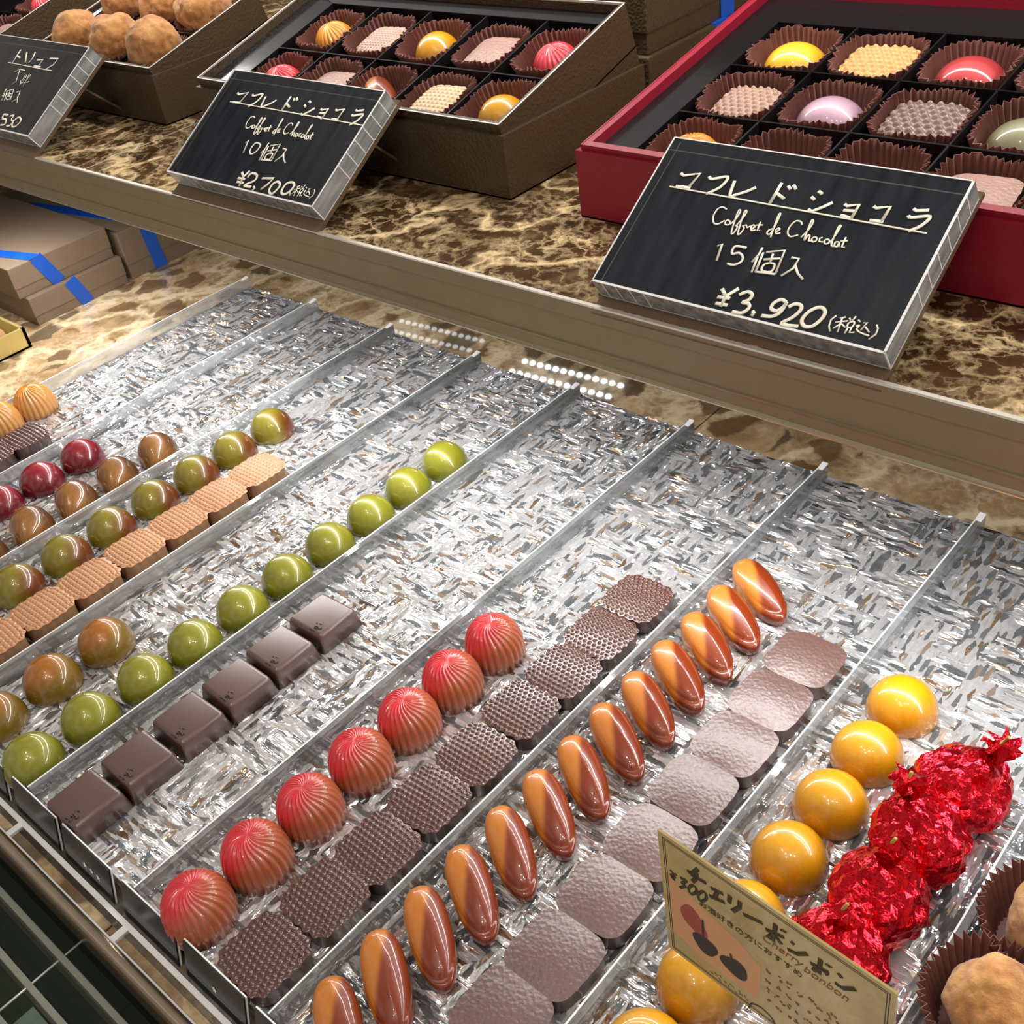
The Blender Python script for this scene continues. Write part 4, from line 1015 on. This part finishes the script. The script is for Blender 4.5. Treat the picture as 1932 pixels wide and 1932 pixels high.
# --- the red box of fifteen
AN5 = math.atan(0.178)
CX5 = [0.255, 0.795, 1.335, 1.872, 2.41, 2.945]; RY5 = [0.035, 0.60, 1.165, 1.725]
bx5, MX5 = gift_box('wine red open box holding fifteen chocolates in three rows', 4.657, -0.465, 3.04, 2.02, AN5, M['red_box'], M['red_box'], (CX5, RY5), -0.479, 2.03, wall=0.05)
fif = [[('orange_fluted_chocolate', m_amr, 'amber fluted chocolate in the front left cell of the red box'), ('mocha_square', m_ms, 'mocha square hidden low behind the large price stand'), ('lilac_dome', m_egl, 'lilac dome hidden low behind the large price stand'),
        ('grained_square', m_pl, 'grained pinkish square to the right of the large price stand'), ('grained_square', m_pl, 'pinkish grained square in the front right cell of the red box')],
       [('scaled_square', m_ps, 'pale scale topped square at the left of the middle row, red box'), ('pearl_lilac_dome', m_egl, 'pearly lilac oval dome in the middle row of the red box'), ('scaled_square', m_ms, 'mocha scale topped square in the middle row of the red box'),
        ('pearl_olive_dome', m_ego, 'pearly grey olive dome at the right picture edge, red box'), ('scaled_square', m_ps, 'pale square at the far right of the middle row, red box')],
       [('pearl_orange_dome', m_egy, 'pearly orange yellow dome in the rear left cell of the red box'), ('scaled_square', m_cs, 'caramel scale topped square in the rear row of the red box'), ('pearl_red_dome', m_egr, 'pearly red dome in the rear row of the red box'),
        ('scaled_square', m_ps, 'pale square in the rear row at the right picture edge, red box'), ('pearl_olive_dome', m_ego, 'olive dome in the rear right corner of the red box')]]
# cells wholly behind the stand or outside the picture are left empty
for r_, c_ in ((0, 1), (0, 2), (0, 4), (1, 4), (2, 4)): fif[r_][c_] = None
fill(MX5, AN5, CX5, RY5, fif, 'red box of fifteen', ['front', 'middle', 'rear'])
k = 0
for c_ in (1, 2):
    in_box(MX5, AN5, 'paper_cup', cupm[c_], (CX5[c_] + CX5[c_ + 1]) / 2, (RY5[0] + RY5[1]) / 2, -0.288, ['', 'brown pleated cup just above the left half of the large price stand', 'brown pleated cup just above the right half of the large price stand'][c_], 'paper cup', 'paper cups, red box of fifteen')

# --- the truffle box and its neighbour at the left picture edge
ANT = math.atan(0.25)
CXT = [0.10, 0.72, 1.33, 1.94]; RYT = [0.03, 0.60, 1.18]
bxt, MXT = gift_box('brown open box of cocoa truffles at the upper left', 0.145 - 1.97, -0.392, 1.97, 1.20, ANT, M['brown_box'], M['box_edge'], (CXT, RYT), -0.406, 2.055, drop=0.05, depth=0.26)
pos = [['left', 'middle', 'right'], ['left', 'middle', 'right']]
k = 0
for r_ in range(2):
    for c_ in range(3):
        x = (CXT[c_] + CXT[c_ + 1]) / 2; y = (RYT[r_] + RYT[r_ + 1]) / 2
        in_box(MXT, ANT, 'paper_cup', cupm[(k + 2) % 5], x, y, -0.245, f'brown pleated cup, {pos[r_][c_]} cell of the {["front", "rear"][r_]} truffle row', 'paper cup', 'paper cups in the truffle box')
        in_box(MXT, ANT, 'cocoa_truffle', truffle_mesh('cocoa_truffle', 0.235, 11 + k, M['cocoa']), x + (0.0, 0.03, 0.0)[c_], y, -0.225,
               f'{pos[r_][c_]} cocoa truffle of the {["front", "rear"][r_]} row in the truffle box', 'chocolate', 'cocoa truffles in the box', 0.0)
        k += 1
CXL = [0.10, 0.66, 1.20]; RYL = [0.03, 0.60, 1.18]
bxl, MXL = gift_box('brown open box at the far upper left corner with pink chocolates', -3.95, -0.392, 1.30, 1.20, ANT, M['brown_box'], M['box_edge'], (CXL, RYL), -0.406, 2.055, drop=0.05, depth=0.26)
for r_, (nm, me, lab) in enumerate([('pink_square', m_pl, 'pale pink square at the left picture edge, far upper left box'), ('red_dome', m_pir, 'red dome at the upper left picture corner')]):
    x = (CXL[1] + CXL[2]) / 2; y = (RYL[r_] + RYL[r_ + 1]) / 2
    in_box(MXL, ANT, 'paper_cup', cupm[r_], x, y, -0.245, ['brown pleated cup under the pale pink square', 'brown pleated cup around the far red dome'][r_], 'paper cup', 'paper cups at the far left')
    in_box(MXL, ANT, nm, me, x, y, -0.215, lab, 'chocolate', 'chocolates in the far left box', 0.0)

# ------------------------------------------------------------------ closed boxes with blue ribbon
def closed_box(label, x0, x1, y0, y1, z0, h, mat, ribbons, group, name='ribbon_box', bev=0.012):
    """box with lid; ribbons = list of ribbon paths (points in box coordinates, width direction)"""
    t = thing(name, label, 'box', (x0, y0, z0), group=group)
    MB().box(0.008, x1 - x0 - 0.008, 0.008, y1 - y0 - 0.008, 0, h * 0.42, 0, bev * 0.5).build('box_base', mat, t)
    MB().box(0, x1 - x0, 0, y1 - y0, h * 0.30, h, 0, bev).build('lid', mat, t)
    for rb in ribbons:
        mb = MB()
        w = rb[1]
        for a, b, nrm in rb[0]:
            a, b, nrm = Vector(a), Vector(b), Vector(nrm)
            d = Vector(rb[2]) if len(rb) > 2 else (b - a).cross(nrm).normalized()
            if len(rb) <= 2: d = (b - a).cross(nrm).normalized()
            q = [a - d * w, a + d * w, b + d * w, b - d * w]
            mb.add([p + nrm * 0.001 for p in q] + [p + nrm * 0.006 for p in q], [(0, 1, 2, 3), (7, 6, 5, 4), (0, 4, 5, 1), (1, 5, 6, 2), (2, 6, 7, 3), (3, 7, 4, 0)])
        mb.build('ribbon', M['ribbon'], t)
    return t
# pile of two on the counter: ribbon slung diagonally over a corner
X1 = 2.4
def slant(w, y_top, y_bot, h, xa, y_far):
    return ([((w, y_top, h), (w, y_bot, 0.0), (1, 0, 0)), ((w, y_top, h), (w - xa, y_far, h), (0, 0, 1))], 0.062)
closed_box('taupe box with a blue ribbon, lower one of the pile at the left', -1.545 - X1, -1.545, -1.415, -0.375, ZC, 0.285, M['taupe_box'],
           [([((X1, 0.45, 0.285), (X1, 0.56, 0.0), (1, 0, 0))], 0.066)], 'taupe ribbon boxes on the counter')
closed_box('taupe box with a blue ribbon, upper one of the pile at the left', -1.60 - X1, -1.60, -1.47, -0.40, ZC + 0.287, 0.31, M['taupe_box'],
           [([((X1, 0.30, 0.31), (X1, 0.44, 0.0), (1, 0, 0)), ((X1, 0.30, 0.31), (X1 - 1.1, -0.0, 0.31), (0, 0, 1))], 0.066)], 'taupe ribbon boxes on the counter')
closed_box('taupe box with a blue ribbon half hidden behind the pile, under the shelf edge', -1.60 - X1, -1.56, -0.33, 0.95, ZC, 0.50, M['taupe_box'],
           [([((X1 + .04, 0.32, 0.50), (X1 + .04, 0.36, 0.0), (1, 0, 0))], 0.07), ([((X1 + .04, 0.32, 0.5), (0.6, -0.0, 0.5), (0, 0, 1))], 0.07)], 'taupe ribbon boxes on the counter')
closed_box('dark brown box with blue ribbon, lower of the pair behind the open boxes', 2.55, 4.04, 1.05, 2.85, H, 0.42, M['brown_box'],
           [([((1.49, 0.9, 0.42), (1.49, 0.9, 0.0), (1, 0, 0)), ((1.49, 0.9, 0.42), (0, 0.9, 0.42), (0, 0, 1))], 0.085)], 'dark brown ribbon boxes behind')
closed_box('dark brown box with blue ribbon, upper of the pair behind the open boxes', 2.57, 4.01, 1.09, 2.80, H + 0.423, 0.45, M['brown_box'],
           [([((1.44, 0.98, 0.45), (1.44, 0.98, 0.0), (1, 0, 0)), ((1.44, 0.98, 0.45), (0, 0.98, 0.45), (0, 0, 1))], 0.085)], 'dark brown ribbon boxes behind')
# gold tray with orange pieces at the left picture edge
t = thing('gold_tray', 'small gold card tray at the left picture edge beside the taupe boxes', 'tray', (-2.7, -2.9, ZC))
mb = MB()
for a in ((0, 1.5, 0, 0.03), (0, 1.5, 1.19, 1.22), (0, 0.03, 0, 1.22), (1.47, 1.5, 0, 1.22)): mb.box(a[0], a[1], a[2], a[3], 0, 0.2)
mb.box(0, 1.5, 0, 1.22, 0, 0.02)
mb.build('gold_wall', M['gold'], t)
for i, (x, y) in enumerate([(-1.42, -1.90), (-1.42, -2.28)]):
    o = put('orange_piece', truffle_mesh('orange_piece', 0.11, 30 + i, M['tan_choc']), None, (x, y, ZC + 0.02))
    tag(o, ['milk chocolate piece in the near corner of the gold tray', 'milk chocolate piece deeper in the gold tray at the picture edge'][i], 'chocolate', 'pieces in the gold tray')

# ------------------------------------------------------------------ 95.0 modules under the shelf, mirrored in the polished counter
for i, (x, y) in enumerate([(1.98, 2.10), (0.05, 2.12)]):
    t = thing('led_module', ['small 95.0 lamp under the shelf mirrored in the counter between tray and shelf', 'small 95.0 lamp under the shelf, left one'][i], 'lamp', (x, y, 1.29), (0, 0, 0.08), '95.0 lamps under the shelf')
    MB().box(-0.72, 0.72, -0.20, 0.20, -0.06, 0).build('lamp_body', M['led_body'], t)
    mb = MB()
    for r_ in (-0.115, 0.115):
        for k in range(13):
            cx = -0.6 + 0.1 * k
            mb.rings([[(cx + rr_ * math.cos(2 * PI * j / 10), r_ + rr_ * math.sin(2 * PI * j / 10), zz) for j in range(10)] for rr_, zz in ((0.014, -0.085), (0.028, -0.075), (0.032, -0.06))], 0, True)
    mb.build('led_bulbs', M['led_dim' if i else 'led'], t)

# ------------------------------------------------------------------ bring everything to real size (metres)
bpy.context.view_layer.update()
for me in bpy.data.meshes: me.transform(Matrix.Scale(S, 4))
for o in COL.objects:
    if o.type in ('MESH', 'EMPTY'): o.location = o.location * S
